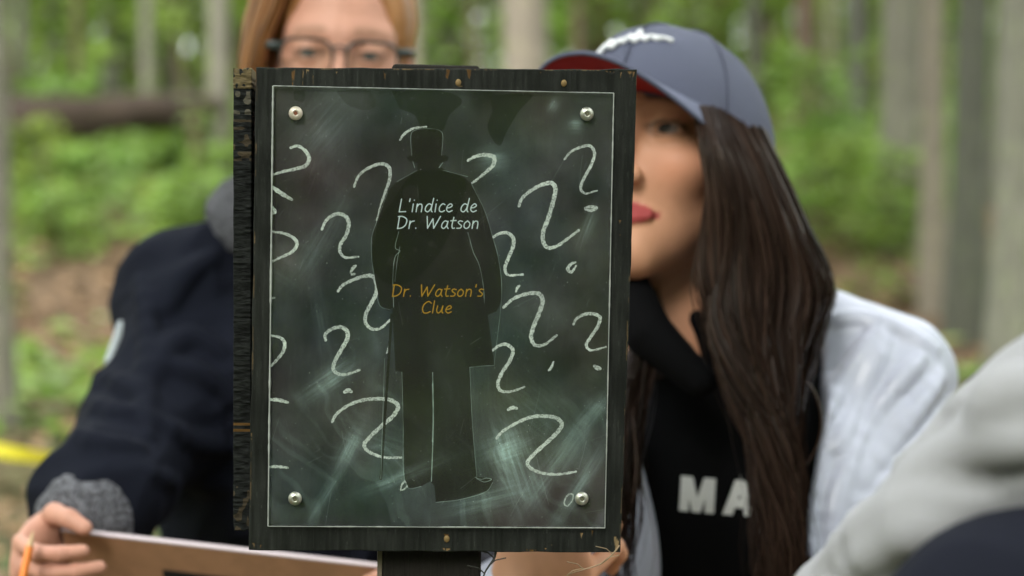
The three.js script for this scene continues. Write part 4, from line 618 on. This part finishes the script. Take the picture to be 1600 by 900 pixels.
  const gl = [side([[511, -95, 1.90], [454, -40, 1.895], [430, 20, 1.90], [408, 80, 1.91], [400, 140, 1.93], [406, 215, 1.96]]), side([[506, -105, 1.93], [431, -55, 1.93], [404, 10, 1.94], [388, 80, 1.95], [384, 140, 1.97], [398, 230, 1.99]]), side([[506, -110, 1.97], [421, -50, 2.0], [394, 20, 2.01], [386, 90, 2.02], [390, 150, 2.02], [411, 235, 2.02]])];
  const gr = [side([[521, -95, 1.92], [576, -45, 1.93], [596, 20, 1.945], [606, 80, 1.96], [604, 150, 1.98], [591, 215, 2.0]]), side([[521, -105, 1.96], [591, -50, 1.98], [608, 20, 1.99], [614, 90, 2.0], [608, 150, 2.01], [586, 220, 2.02]])];
  const ho = { jit: 0.014, freq: 7, wave: 0.002, len: [0.85, 1], fly: 0.06, rad: 0.0024, color: col };
  const parts = [shell, hairGeo(gl, 420, 5, ho), hairGeo(gr, 220, 8, ho)]; parts.forEach((g) => g.deleteAttribute('uv')); put('hair', mergeGeometries(parts), phys({ vertexColors: true, roughness: 0.48, specularIntensity: 0.8 }), t);
  // glasses
  const gg = new THREE.Group(); gg.name = 'glasses'; t.add(gg); const gm = std({ color: lin(0.02, 0.028, 0.026), roughness: 0.35 }), local = (pts) => pts.map((p) => p.applyMatrix4(M).sub(t.position));
  for (const s of [-1, 1]) {
    const loop = []; for (let k = 0; k <= 36; k++) { const a = k / 36 * 6.2832, c = Math.cos(a), n = Math.sin(a), e = (w) => Math.sign(w) * Math.pow(Math.abs(w), 0.62); loop.push(V(s * 0.0335 + e(c) * 0.0265, -0.003 + e(n) * 0.0185, 0.0985 - Math.abs(s * 0.0335 + e(c) * 0.0265) * 0.14)); }
    mesh('frame', tube(local(loop), (t2) => (t2 < 0.5 ? 0.0016 : 0.0009), 8), gm, gg);
    const sh = new THREE.CircleGeometry(1, 28); sh.scale(0.026, 0.018, 1); sh.rotateY(s * 0.12); sh.translate(s * 0.0335, -0.003, 0.0938); sh.applyMatrix4(M); sh.translate(-t.position.x, -t.position.y, -t.position.z); mesh('lens', sh, phys({ color: lin(0.97, 1, 0.98), transmission: 1, thickness: 0, roughness: 0.02, ior: 1.5, side: THREE.DoubleSide }), gg);
    mesh('temple', tube(local([V(s * 0.060, 0.006, 0.089), V(s * 0.0705, 0.0065, 0.086), V(s * 0.0775, 0.006, 0.05), V(s * 0.0785, 0.003, 0.0), V(s * 0.077, -0.012, -0.022)]), (t2) => (t2 < 0.3 ? 0.0036 : 0.0022), 8, 1.2), gm, gg);
  }
  mesh('bridge', tube(local(catmull([V(-0.0085, 0.006, 0.097), V(0, 0.0095, 0.099), V(0.0085, 0.006, 0.097)], 8)), 0.0014, 8), gm, gg);
}
{ // clipboard: its back to the camera, its upper edge out towards the sign
  const a = P(97, 828, 1.655), b = P(660, 892, 1.60), t = thing('clipboard', 'brown hardboard clipboard with a dark sticker on its back, held behind the post', 'clipboard', a.clone().add(b).multiplyScalar(0.5));
  const ux = b.clone().sub(a), L = ux.length(); ux.normalize(); const down = V(0, -0.86, -0.50); down.addScaledVector(ux, -down.dot(ux)).normalize(); const n = ux.clone().cross(down).negate(); const m = new THREE.Matrix4().makeBasis(ux, down.clone().negate(), n);
  const g = new RoundedBoxGeometry(L, 0.235, 0.004, 4, 0.0018); g.translate(0, -0.1175, 0); g.applyMatrix4(m);
  const hard = dataTex(256, 256, (u, v, x, y) => { const k = 0.75 + 0.35 * fbm(x * 0.12, y * 0.12, 3, 3) + 0.12 * (hash(x, y, 5) - 0.5); return [k, k, k]; }); mesh('board', g, phys({ color: lin(0.34, 0.175, 0.10), map: hard, roughness: 0.5, clearcoat: 0.25, clearcoatRoughness: 0.4 }), t);
  const e = new RoundedBoxGeometry(L + 0.001, 0.0022, 0.0046, 2, 0.0008); e.translate(0, 0.0005, 0); e.applyMatrix4(m); mesh('edge', e, std({ color: lin(0.55, 0.46, 0.50), roughness: 0.35 }), t);
  const s = newCanvas(256, 128), c = s.getContext('2d'); c.fillStyle = '#0b0b10'; c.fillRect(0, 0, 256, 128); c.fillStyle = '#7d1620'; c.fillRect(46, 40, 150, 10); const sg = new THREE.BoxGeometry(0.15, 0.07, 0.0006); sg.translate(0.005, -0.065, n.z > 0 ? 0.0024 : -0.0024); sg.applyMatrix4(m); mesh('sticker', sg, std({ map: canvasTex(s), roughness: 0.6 }), t);
}
{ // pencil in the hand
  const a = P(46, 855, 1.575), b = P(26, 945, 1.555), t = thing('pencil', 'orange pencil held between the fingers of the hand on the clipboard', 'pencil', b); const pts = [a.clone().sub(b), a.clone().lerp(b, 0.5).sub(b), V()];
  const d = a.clone().sub(b).normalize(); mesh('shaft', tube(pts, 0.0036, 6), std({ color: lin(0.75, 0.20, 0.02), roughness: 0.4 }), t); mesh('tip', tube([a.clone().sub(b), a.clone().sub(b).addScaledVector(d, 0.014)], (q) => 0.0035 * (1 - q * 0.9), 6), std({ color: lin(0.55, 0.38, 0.22), roughness: 0.8 }), t);
}

// ---------------------------------------------------------------- person with the cap and the white jacket
{
  const J = { neck: P(1118, 548, 1.73), shL: P(1374, 604, 1.755), shR: P(835, 606, 1.755), elL: P(1385, 950, 1.72), wrL: P(1240, 1060, 1.50), elR: P(790, 980, 1.74), wrR: P(812, 955, 1.525) };
  J.pelvis = V(P(1115, 450, 1.79).x, 0.86, -1.80); legs(J, 0, 1);
  const t = thing('person', 'person in blue cap and white satin jacket with long dark hair', 'person', V(J.pelvis.x, groundY(J.pelvis.x, J.pelvis.z), J.pelvis.z));
  const skin = [0.56, 0.285, 0.175], M = headMatrix(P(1040, 199, 1.60), V(0.031, 0, 0.080), -16, -25, 1, 1.03);
  const o = { headM: M, skin, lips: [0.38, 0.045, 0.06], brow: [0.02, 0.012, 0.009], browK: 0.95, lash: [0.012, 0.008, 0.006], lashK: 1, open: 0.0044, top: 0.070, slim: 0.2, gaze: V(-0.15, 0.12, 1), iris: [0.018, 0.009, 0.005] };
  const hR = frame(P(812, 968, 1.52), P(858, 880, 1.49).sub(P(812, 968, 1.52)), V(0.5, 0, -0.9)), hL = frame(P(1230, 1066, 1.49), V(-0.6, 0.1, 0.5), V(0, -1, 0));
  const T = makeBody(t, o, J, [handGeo(hR, handPose([1.1, 1.2, 0.7], 0.4, [[0.028, 0.022, 0.006], [0.046, 0.045, 0.022], [0.040, 0.066, 0.036], [0.028, 0.078, 0.044]]), skin), handGeo(hL, handPose([0.7, 0.6, 0.4], 0.5), skin, -1)]);
  // black top with white lettering on the chest
  const tc = newCanvas(1024, 512), c = tc.getContext('2d'); c.fillStyle = '#060608'; c.fillRect(0, 0, 1024, 512); c.fillStyle = '#d8d8d8'; c.save(); c.translate(300, 250); c.transform(0.69, 0.05, -0.05, 0.7, 0, 0); c.font = 'bold 176px sans-serif'; c.lineWidth = 14; c.strokeStyle = '#d8d8d8'; c.lineJoin = 'miter'; c.fillText('M', 0, 0); c.strokeText('M', 0, 0); c.fillText('A', 196, 0); c.strokeText('A', 196, 0); c.font = 'bold 60px sans-serif'; c.fillText('c', 335, 80); c.fillText('o', 430, 92); c.restore();
  const ct = canvasTex(tc);
  const pw = 0.30, ph = 0.15, pc = P(1180, 808, 1.62);
  const neckCut = (p) => cap(p, P(1085, 470, 1.62), 0.034, P(1118, 575, 1.585), 0.012);
  const hoodA = P(968, 428, 1.635), hoodB = P(1012, 520, 1.61), hoodC = P(1094, 596, 1.592);
  const sf = (x, y, z) => { const p = [x, y, z]; let d = T.f(x, y, z, 0.006); d = smin(d, cap(p, P(1040, 575, 1.75), 0.040, J.neck.clone().lerp(J.shR, 0.6), 0.036), 0.04); d = smin(d, cap(p, P(1185, 580, 1.75), 0.036, J.neck.clone().lerp(J.shL, 0.6), 0.03), 0.04); d = smin(d, cap(p, J.neck.clone().add(V(-0.005, -0.02, 0.0)), 0.064, J.neck.clone().add(V(-0.02, 0.035, 0.01)), 0.058), 0.02); d -= 0.006 * (fbm(x * 11, y * 6, z * 11, 2) - 0.5); d = smax(d, -neckCut(p), 0.008); d = smin(d, Math.min(cap(p, hoodA, 0.020, hoodB, 0.021), cap(p, hoodB, 0.021, hoodC, 0.014)), 0.01); d = smax(d, -cap(p, J.neck, 0.045, J.neck.clone().add(V(-0.03, 0.12, 0.03)), 0.052), 0.008); return Math.max(d, 0.82 - y); };
  const sg = polygonize(sf, ...bounds([J.shL, J.shR, J.pelvis, J.neck, hoodA], 0.15), 0.006); { const p = sg.attributes.position, uv = sg.attributes.uv, n = sg.attributes.normal; for (let i = 0; i < p.count; i++) { const u = (p.getX(i) - pc.x) / pw + 0.5, v = (p.getY(i) - pc.y) / ph + 0.5; uv.setXY(i, n.getZ(i) > 0 ? clamp(u, 0.001, 0.999) : 0.001, clamp(v, 0.001, 0.999)); } }
  put('top', sg, matte({ map: ct, roughness: 0.9 }), t).userData.label = 'black top with white block letters on the chest';
  // white satin jacket, open at the front
  const fold = foldsAlong(V(-0.60, -0.80, 0.05), 26, 2.0, 4), fold2 = foldsAlong(V(-0.5, -0.9, 0.1), 9, 1.5, 7);
  const trapA = P(1300, 512, 1.765), trapB = P(1436, 582, 1.755);
  const outer0 = (x, y, z) => {
    const p = [x, y, z]; let d = T.f(x, y, z, 0.027); d = smin(d, cap(p, P(1285, 540, 1.765), 0.048, J.shL, 0.058), 0.03); d = smin(d, cap(p, trapA, 0.030, trapB, 0.028), 0.02); d = smin(d, cap(p, P(960, 555, 1.765), 0.040, J.shR, 0.058), 0.03);
    let a = 1; for (const k of ['L', 'R']) { const w = J['el' + k].clone().lerp(J['wr' + k], 0.94); a = Math.min(a, smin(cap(p, J['sh' + k], 0.058, J['el' + k], 0.060), cap(p, J['el' + k], 0.060, w, 0.045), 0.02)); }
    d = smin(d, a, 0.03); return Math.min(d + 0.002 * fold(x, y, z) - 0.010 * fold2(x, y, z) + 0.005, T.f(x, y, z, 0.022));
  };
  const lines = foldLines(outer0, 1.35, [[0.007, [1382, 505], [1345, 560], [1300, 625], [1262, 690], [1248, 740]], [0.006, [1438, 560], [1398, 606], [1345, 680], [1312, 760], [1300, 820]], [0.007, [1470, 590], [1424, 650], [1372, 720], [1305, 815]], [0.0075, [1483, 640], [1432, 712], [1352, 792], [1272, 862]], [0.006, [1486, 700], [1424, 766], [1345, 836], [1290, 880]], [0.005, [1384, 535], [1352, 600], [1322, 662], [1308, 700]], [0.005, [1410, 640], [1372, 690], [1336, 752]], [0.005, [1330, 720], [1305, 780], [1290, 850]], [0.004, [1300, 500], [1340, 498], [1400, 512], [1460, 545]], [0.005, [1268, 620], [1264, 700], [1258, 800], [1262, 880]]]);
  const outer = (x, y, z) => { const d = outer0(x, y, z); return Math.abs(d) > 0.06 ? d : lines(d, [x, y, z]); };
  const jf = (x, y, z) => { const [u, v, w] = T.loc(x, y, z); let d = outer(x, y, z); let inn = T.f(x, y, z, 0.009); d = smax(d, -inn, 0.004); const half = 0.058 + 0.03 * sstep(T.L - 0.12, T.L + 0.05, v); if (w > -0.02) d = smax(d, -Math.max(Math.abs(u) - half, -w), 0.006); d = smax(d, -cap([x, y, z], J.neck.clone().add(V(0, -0.02, 0)), 0.075, J.neck.clone().add(V(-0.02, 0.14, 0.02)), 0.10), 0.008); return Math.max(d, 0.84 - y); };
  put('jacket', polygonize(jf, ...bounds([J.shL, J.shR, J.elL, J.elR, J.wrL, J.wrR, J.pelvis], 0.14), 0.0046), phys({ color: lin(0.40, 0.415, 0.515), roughness: 0.38, sheen: 0.2, sheenColor: lin(1, 1, 1), sheenRoughness: 0.4 }), t).userData.label = 'open white satin jacket';
  trousers(t, J, std({ color: lin(0.02, 0.025, 0.04), roughness: 0.9 }), std({ color: lin(0.5, 0.5, 0.5), roughness: 0.6 }), T);
  // cap: crown of panels, curved brim with a red underside
  const capG = new THREE.Group(); capG.name = 'cap'; t.add(capG); const capTurn = new THREE.Matrix4().makeRotationY(R(-5)), toT = (g) => { g.applyMatrix4(capTurn).applyMatrix4(M); g.translate(-t.position.x, -t.position.y, -t.position.z); return g; };
  const denim = std({ color: lin(0.083, 0.09, 0.14), roughness: 0.9, bumpMap: weave, bumpScale: 0.0005 }), red = std({ color: lin(0.34, 0.010, 0.014), roughness: 0.85 });
  const crownP = (th, ph, grow = 0) => { const k = Math.cos(ph), seam = 0.0014 * Math.pow(Math.abs(Math.sin(th * 3)), 0.35); const y = 0.030 + Math.sin(ph) * (0.080 + grow), r = Math.pow(Math.max(0, k), 0.86); return V(Math.sin(th) * (0.0835 + grow + seam) * r, y - 0.030 * Math.cos(th) * -0.5 * 0 - (1 - Math.cos(th)) * 0.016 * k, -0.012 + Math.cos(th) * (0.101 + grow + seam) * r); };
  { const nU = 72, nV = 24, pos = [], uv = [], idx = []; for (let j = 0; j <= nV; j++) for (let i = 0; i <= nU; i++) { const p = crownP(i / nU * 6.28318, -0.05 + (j / nV) * (Math.PI / 2 + 0.05)); const w = (noise(p.x * 45, p.y * 45, p.z * 45) - 0.5) * 0.004; pos.push(p.x * (1 + w * 4), p.y + w, p.z * (1 + w * 4)); uv.push(i / nU, j / nV * 0.3); } for (let j = 0; j < nV; j++) for (let i = 0; i < nU; i++) { const a = j * (nU + 1) + i, b = a + nU + 1; idx.push(a, a + 1, b, b, a + 1, b + 1); }
    const g = new THREE.BufferGeometry(); g.setAttribute('position', new THREE.Float32BufferAttribute(pos, 3)); g.setAttribute('uv', new THREE.Float32BufferAttribute(uv, 2)); g.setIndex(idx); g.computeVertexNormals(); denim.side = THREE.DoubleSide; mesh('crown', toT(g), denim, capG);
    const b = new THREE.SphereGeometry(0.007, 14, 8); b.scale(1, 0.5, 1); b.translate(0, 0.1095, -0.012); mesh('button', toT(b), denim, capG); }
  const brimP = (u, v, lift) => { const a = u * 1.18, base = crownP(a, -0.04), reach = 0.078 * Math.pow(Math.cos(a * 1.08), 0.55) * v; const p = V(base.x * (1 + 0.06 * v), base.y, base.z + reach); p.y += -0.42 * p.x * p.x / 0.085 * (0.35 + 0.65 * v) + 0.004 + 0.003 * v + lift; return p; };
  const brim = (lift, m, name) => { const nU = 40, nV = 12, pos = [], idx = []; for (const l of [lift, lift + 0.0016]) for (let j = 0; j <= nV; j++) for (let i = 0; i <= nU; i++) { const p = brimP(i / nU * 2 - 1, j / nV, l); pos.push(p.x, p.y, p.z); } const S = (nU + 1) * (nV + 1); for (let j = 0; j < nV; j++) for (let i = 0; i < nU; i++) { const a = j * (nU + 1) + i, b = a + nU + 1; idx.push(a, a + 1, b, b, a + 1, b + 1, S + a, S + b, S + a + 1, S + b, S + b + 1, S + a + 1); } for (let i = 0; i < nU; i++) { const a = nV * (nU + 1) + i; idx.push(a, a + 1, S + a, S + a, a + 1, S + a + 1); } const g = new THREE.BufferGeometry(); g.setAttribute('position', new THREE.Float32BufferAttribute(pos, 3)); g.setIndex(idx); g.computeVertexNormals(); mesh(name, toT(g), m, capG); };
  for (let k = 0; k < 6; k++) { const th = k * Math.PI / 3, pts = []; for (let j = 0; j <= 20; j++) pts.push(crownP(th, -0.05 + j / 20 * 1.6, 0.0006)); mesh('seam', toT(tube(pts, 0.0016, 6, 0.6)), denim, capG); }
  brim(0.0008, std({ color: lin(0.105, 0.115, 0.18), roughness: 0.9 }), 'brim'); brim(-0.0022, red, 'brim_underside');
  { const edge = []; for (let i = 0; i <= 40; i++) edge.push(brimP(i / 20 - 1, 1, 0.0002)); mesh('brim_piping', toT(tube(edge, 0.0019, 8)), denim, capG); }
  { // raised white script on the front panels
    const gs = [], at = (x, y) => crownP(x, y, 0.0022), st = [[[-0.42, .30], [-0.36, .52], [-0.28, .62], [-0.22, .50], [-0.16, .60]], [[-0.16, .60], [-0.10, .56], [-0.03, .66], [0.04, .56], [0.10, .64]], [[0.10, .64], [0.16, .58], [0.22, .64], [0.28, .60], [0.36, .63], [0.46, .60]], [[-0.40, .40], [-0.30, .54], [-0.12, .60], [0.06, .62], [0.26, .63], [0.44, .62]], [[0.02, .60], [0.05, .74], [0.08, .62]]];
    for (const s of st) gs.push(tube(catmull(s.map(([x, y]) => at(x, y)), 20), 0.0023, 6, 0.8)); mesh('lettering', toT(mergeGeometries(gs)), std({ color: lin(0.72, 0.73, 0.76), roughness: 0.7 }), capG); }
  // hair
  const inv = M.clone().invert(), q = V(), col = [0.028, 0.016, 0.0115], side = (pp) => pp.map(([x, y, d]) => P(x, y, d));
  const shell = polygonize((x, y, z) => { q.set(x, y, z).applyMatrix4(inv); const d = smin(sdEll(q.x, q.y, q.z, 0, 0.018, -0.016, 0.077, 0.070, 0.092), sdCap(q.x, q.y, q.z, 0, -0.02, -0.05, 0.062, 0, -0.14, -0.075, 0.055), 0.04), face = sdEll(q.x, q.y, q.z, 0, -0.03, 0.10, 0.069, 0.12, 0.092); return smax(d, -face, 0.01) - 0.003 * ridge(noise(q.x * 130, q.y * 14, q.z * 70)); }, V(0, 0, 0).applyMatrix4(M).addScalar(-0.21), V(0, 0, 0).applyMatrix4(M).addScalar(0.15), 0.005, () => col);
  const gl = [side([[1088, 172, 1.585], [1097, 222, 1.56], [1114, 300, 1.56], [1108, 370, 1.575], [1096, 440, 1.58], [1116, 520, 1.585], [1166, 620, 1.575], [1204, 720, 1.575], [1208, 830, 1.58], [1205, 960, 1.60]]),
    side([[1108, 172, 1.60], [1124, 225, 1.565], [1145, 310, 1.56], [1142, 400, 1.57], [1135, 500, 1.57], [1165, 600, 1.565], [1208, 700, 1.565], [1214, 820, 1.57], [1215, 960, 1.59]]),
    side([[1130, 180, 1.62], [1158, 245, 1.58], [1185, 330, 1.57], [1195, 430, 1.575], [1190, 540, 1.57], [1200, 650, 1.56], [1215, 760, 1.565], [1218, 860, 1.57], [1222, 980, 1.59]]),
    side([[1160, 195, 1.64], [1190, 262, 1.61], [1225, 350, 1.60], [1245, 440, 1.60], [1226, 540, 1.585], [1214, 650, 1.57], [1220, 760, 1.57], [1222, 860, 1.575], [1225, 980, 1.59]]),
    side([[1188, 205, 1.65], [1215, 270, 1.65], [1252, 360, 1.655], [1296, 455, 1.66], [1258, 535, 1.63], [1222, 640, 1.60], [1222, 760, 1.59], [1226, 860, 1.59], [1230, 980, 1.60]]),
    side([[1185, 215, 1.70], [1210, 280, 1.71], [1245, 360, 1.72], [1275, 450, 1.70], [1258, 525, 1.66], [1226, 635, 1.62], [1226, 760, 1.60], [1228, 860, 1.60], [1232, 980, 1.61]])];
  const gr = [side([[950, 175, 1.60], [945, 260, 1.62], [955, 360, 1.64], [985, 440, 1.64], [998, 520, 1.62], [985, 620, 1.60], [968, 740, 1.575], [955, 850, 1.57], [948, 960, 1.59]]), side([[960, 180, 1.66], [965, 300, 1.70], [985, 400, 1.69], [1012, 470, 1.67], [1012, 550, 1.64], [992, 650, 1.60], [975, 760, 1.58], [962, 860, 1.575], [955, 960, 1.59]])];
  const ho = { jit: 0.017, freq: 12, wave: 0.0125, len: [0.72, 1], fly: 0.2, rad: 0.0017, color: col };
  const curl = tube(catmull(side([[1245, 590, 1.60], [1268, 605, 1.585], [1283, 650, 1.575], [1275, 700, 1.575], [1245, 745, 1.58]]), 24), 0.0011, 5, 1, col);
  const parts = [shell, hairGeo(gl, 1700, 15, ho), hairGeo(gr, 260, 18, ho), hairGeo(gl.slice(1), 90, 25, { ...ho, rad: 0.0045, jit: 0.010, wave: 0.008, fly: 0 }), curl]; parts.forEach((g) => g.deleteAttribute('uv'));
  put('hair', mergeGeometries(parts), phys({ vertexColors: true, roughness: 0.42, specularIntensity: 0.5 }), t);
}

// ---------------------------------------------------------------- person in grey at the edge: shoulder and arm reach into the picture
{
  const J = { shL: P(1692, 692, 0.92), elL: P(1215, 1120, 1.06), wrL: P(1000, 1160, 1.24) };
  const lat = V(-0.97, 0, 0.2).normalize(); J.shR = J.shL.clone().addScaledVector(lat, -0.36); J.neck = J.shL.clone().lerp(J.shR, 0.5).add(V(0, 0.06, 0)); J.pelvis = V(J.neck.x + 0.03, 0.86, J.neck.z + 0.1); J.elR = J.shR.clone().add(V(0.06, -0.27, 0.05)); J.wrR = J.elR.clone().add(V(-0.03, -0.22, -0.08));
  legs(J, Math.PI, -1);
  const t = thing('person', 'person in a light grey sweatshirt reaching an arm in front of the white jacket', 'person', V(J.pelvis.x, groundY(J.pelvis.x, J.pelvis.z), J.pelvis.z)), skin = [0.5, 0.28, 0.19];
  const M = headMatrix(J.neck.clone().add(V(-0.02, 0.17, -0.06)), V(0, 0, 0.02), 6, 200, 0, 1.0), o = { headM: M, skin, lips: [0.42, 0.16, 0.13], brow: [0.05, 0.03, 0.02], browK: 0.7, lash: [0.03, 0.02, 0.015], lashK: 0.9, open: 0.0046, gaze: V(0, 0, 1), iris: [0.04, 0.02, 0.01] };
  const hL = frame(J.wrL, J.wrL.clone().sub(J.elL), V(0, -1, 0)), hR = frame(J.wrR, V(0, -1, -0.1), V(-1, 0, 0)), T = makeBody(t, o, J, [handGeo(hL, handPose([0.5, 0.5, 0.3], 0.6), skin, -1), handGeo(hR, handPose([0.4, 0.4, 0.3], 0.5), skin)]);
  const fold = foldsAlong(V(-0.8, 0.3, 0.4), 13, 4, 6), jf = (x, y, z) => { const p = [x, y, z]; let d = T.f(x, y, z, 0.02), a = 1; for (const k of ['L', 'R']) { d = smin(d, cap(p, J.neck.clone().lerp(J['sh' + k], 0.45).add(V(0, -0.02, 0)), 0.05, J['sh' + k], 0.048), 0.03); a = Math.min(a, smin(cap(p, J['sh' + k], 0.046, J['el' + k], 0.045), cap(p, J['el' + k], 0.045, J['el' + k].clone().lerp(J['wr' + k], 0.95), 0.036), 0.02)); } d = smin(d, a, 0.02) - 0.026 * fold(x, y, z) + 0.014; d = smax(d, -cap(p, J.neck, 0.055, J.neck.clone().add(V(0, 0.15, 0)), 0.075), 0.01); return Math.max(d, 0.80 - y); };
  const gl = foldLines(jf, 0.6, [[0.010, [1536, 655], [1565, 622], [1600, 612], [1650, 612]], [0.009, [1290, 880], [1380, 808], [1470, 778], [1540, 782]], [0.009, [1400, 760], [1480, 716], [1560, 690], [1620, 690]], [0.008, [1330, 890], [1420, 835], [1500, 815]]]);
  put('sweatshirt', polygonize((x, y, z) => { const d = jf(x, y, z); return Math.abs(d) > 0.06 ? d : gl(d, [x, y, z]); }, ...bounds([J.shL, J.shR, J.elL, J.elR, J.wrL, J.wrR, J.pelvis], 0.15), 0.0065), std({ color: lin(0.335, 0.33, 0.355), roughness: 0.95 }), t);
  trousers(t, J, std({ color: lin(0.03, 0.035, 0.05), roughness: 0.9 }), std({ color: lin(0.1, 0.1, 0.1), roughness: 0.7 }), T);
  const inv = M.clone().invert(), q = V(); put('hair', polygonize((x, y, z) => { q.set(x, y, z).applyMatrix4(inv); const d = sdEll(q.x, q.y, q.z, 0, 0.034, -0.018, 0.082, 0.094, 0.102), face = sdEll(q.x, q.y, q.z, 0, -0.04, 0.09, 0.069, 0.11, 0.10); return smax(d, -face, 0.01) - 0.004 * ridge(noise(q.x * 120, q.y * 20, q.z * 60)); }, V(0, 0, 0).applyMatrix4(M).addScalar(-0.15), V(0, 0, 0).applyMatrix4(M).addScalar(0.16), 0.006), std({ color: lin(0.05, 0.03, 0.02), roughness: 0.5 }), t);
  // dark garment carried over that arm
  const c = P(1625, 965, 0.875), k = thing('folded_jacket', 'dark navy jacket draped over the light grey sleeve', 'jacket', c), f2 = foldsAlong(V(0.8, -0.5, 0.2), 12, 4, 5);
  put('cloth', polygonize((x, y, z) => { let d = sdEll(x, y, z, c.x + 0.008, c.y - 0.004, c.z, 0.068, 0.050, 0.042); d = smin(d, sdCap(x, y, z, c.x - 0.02, c.y - 0.02, c.z, 0.045, c.x + 0.02, c.y - 0.22, c.z + 0.01, 0.04), 0.03); return d - 0.018 * f2(x, y, z) + 0.009; }, c.clone().add(V(-0.12, -0.32, -0.1)), c.clone().add(V(0.12, 0.1, 0.1)), 0.005), matte({ color: lin(0.011, 0.012, 0.02), roughness: 0.95 }), k);
}

// ---------------------------------------------------------------- yellow tape strung between trunks
{
  const a = V(-1.68, 1.06, -3.25), b = P(-60, 694, 3.1), c = P(75, 716, 3.0), d = P(800, 790, 2.95), e = V(1.84, 0.95, -3.45), t = thing('barrier_tape', 'yellow plastic barrier tape strung behind the person with the clipboard', 'tape', V(a.x, 0, a.z));
  const pts = catmull([a, b, c, d, e], 60), pos = [], idx = []; pts.forEach((p, i) => { const w = 0.0115, tw = 0.5 * Math.sin(i * 0.25), u = V(0, Math.cos(tw), Math.sin(tw)).multiplyScalar(w), n = V(0, -Math.sin(tw), Math.cos(tw)).multiplyScalar(0.0006); for (const s of [[1, 1], [-1, 1], [-1, -1], [1, -1]]) { const q = p.clone().addScaledVector(u, s[0]).addScaledVector(n, s[1]); pos.push(q.x - t.position.x, q.y, q.z - t.position.z); } }); for (let i = 0; i < pts.length - 1; i++) for (let k = 0; k < 4; k++) { const p = i * 4 + k, q = i * 4 + (k + 1) % 4; idx.push(p, p + 4, q, q, p + 4, q + 4); }
  const g = new THREE.BufferGeometry(); g.setAttribute('position', new THREE.Float32BufferAttribute(pos, 3)); g.setIndex(idx); g.computeVertexNormals(); mesh('ribbon', g, std({ color: lin(0.72, 0.62, 0.04), roughness: 0.45, side: THREE.DoubleSide }), t);
}

scene.traverse((o) => { if (o.isMesh) { o.castShadow = true; o.receiveShadow = true; } });
renderer.render(scene, camera);
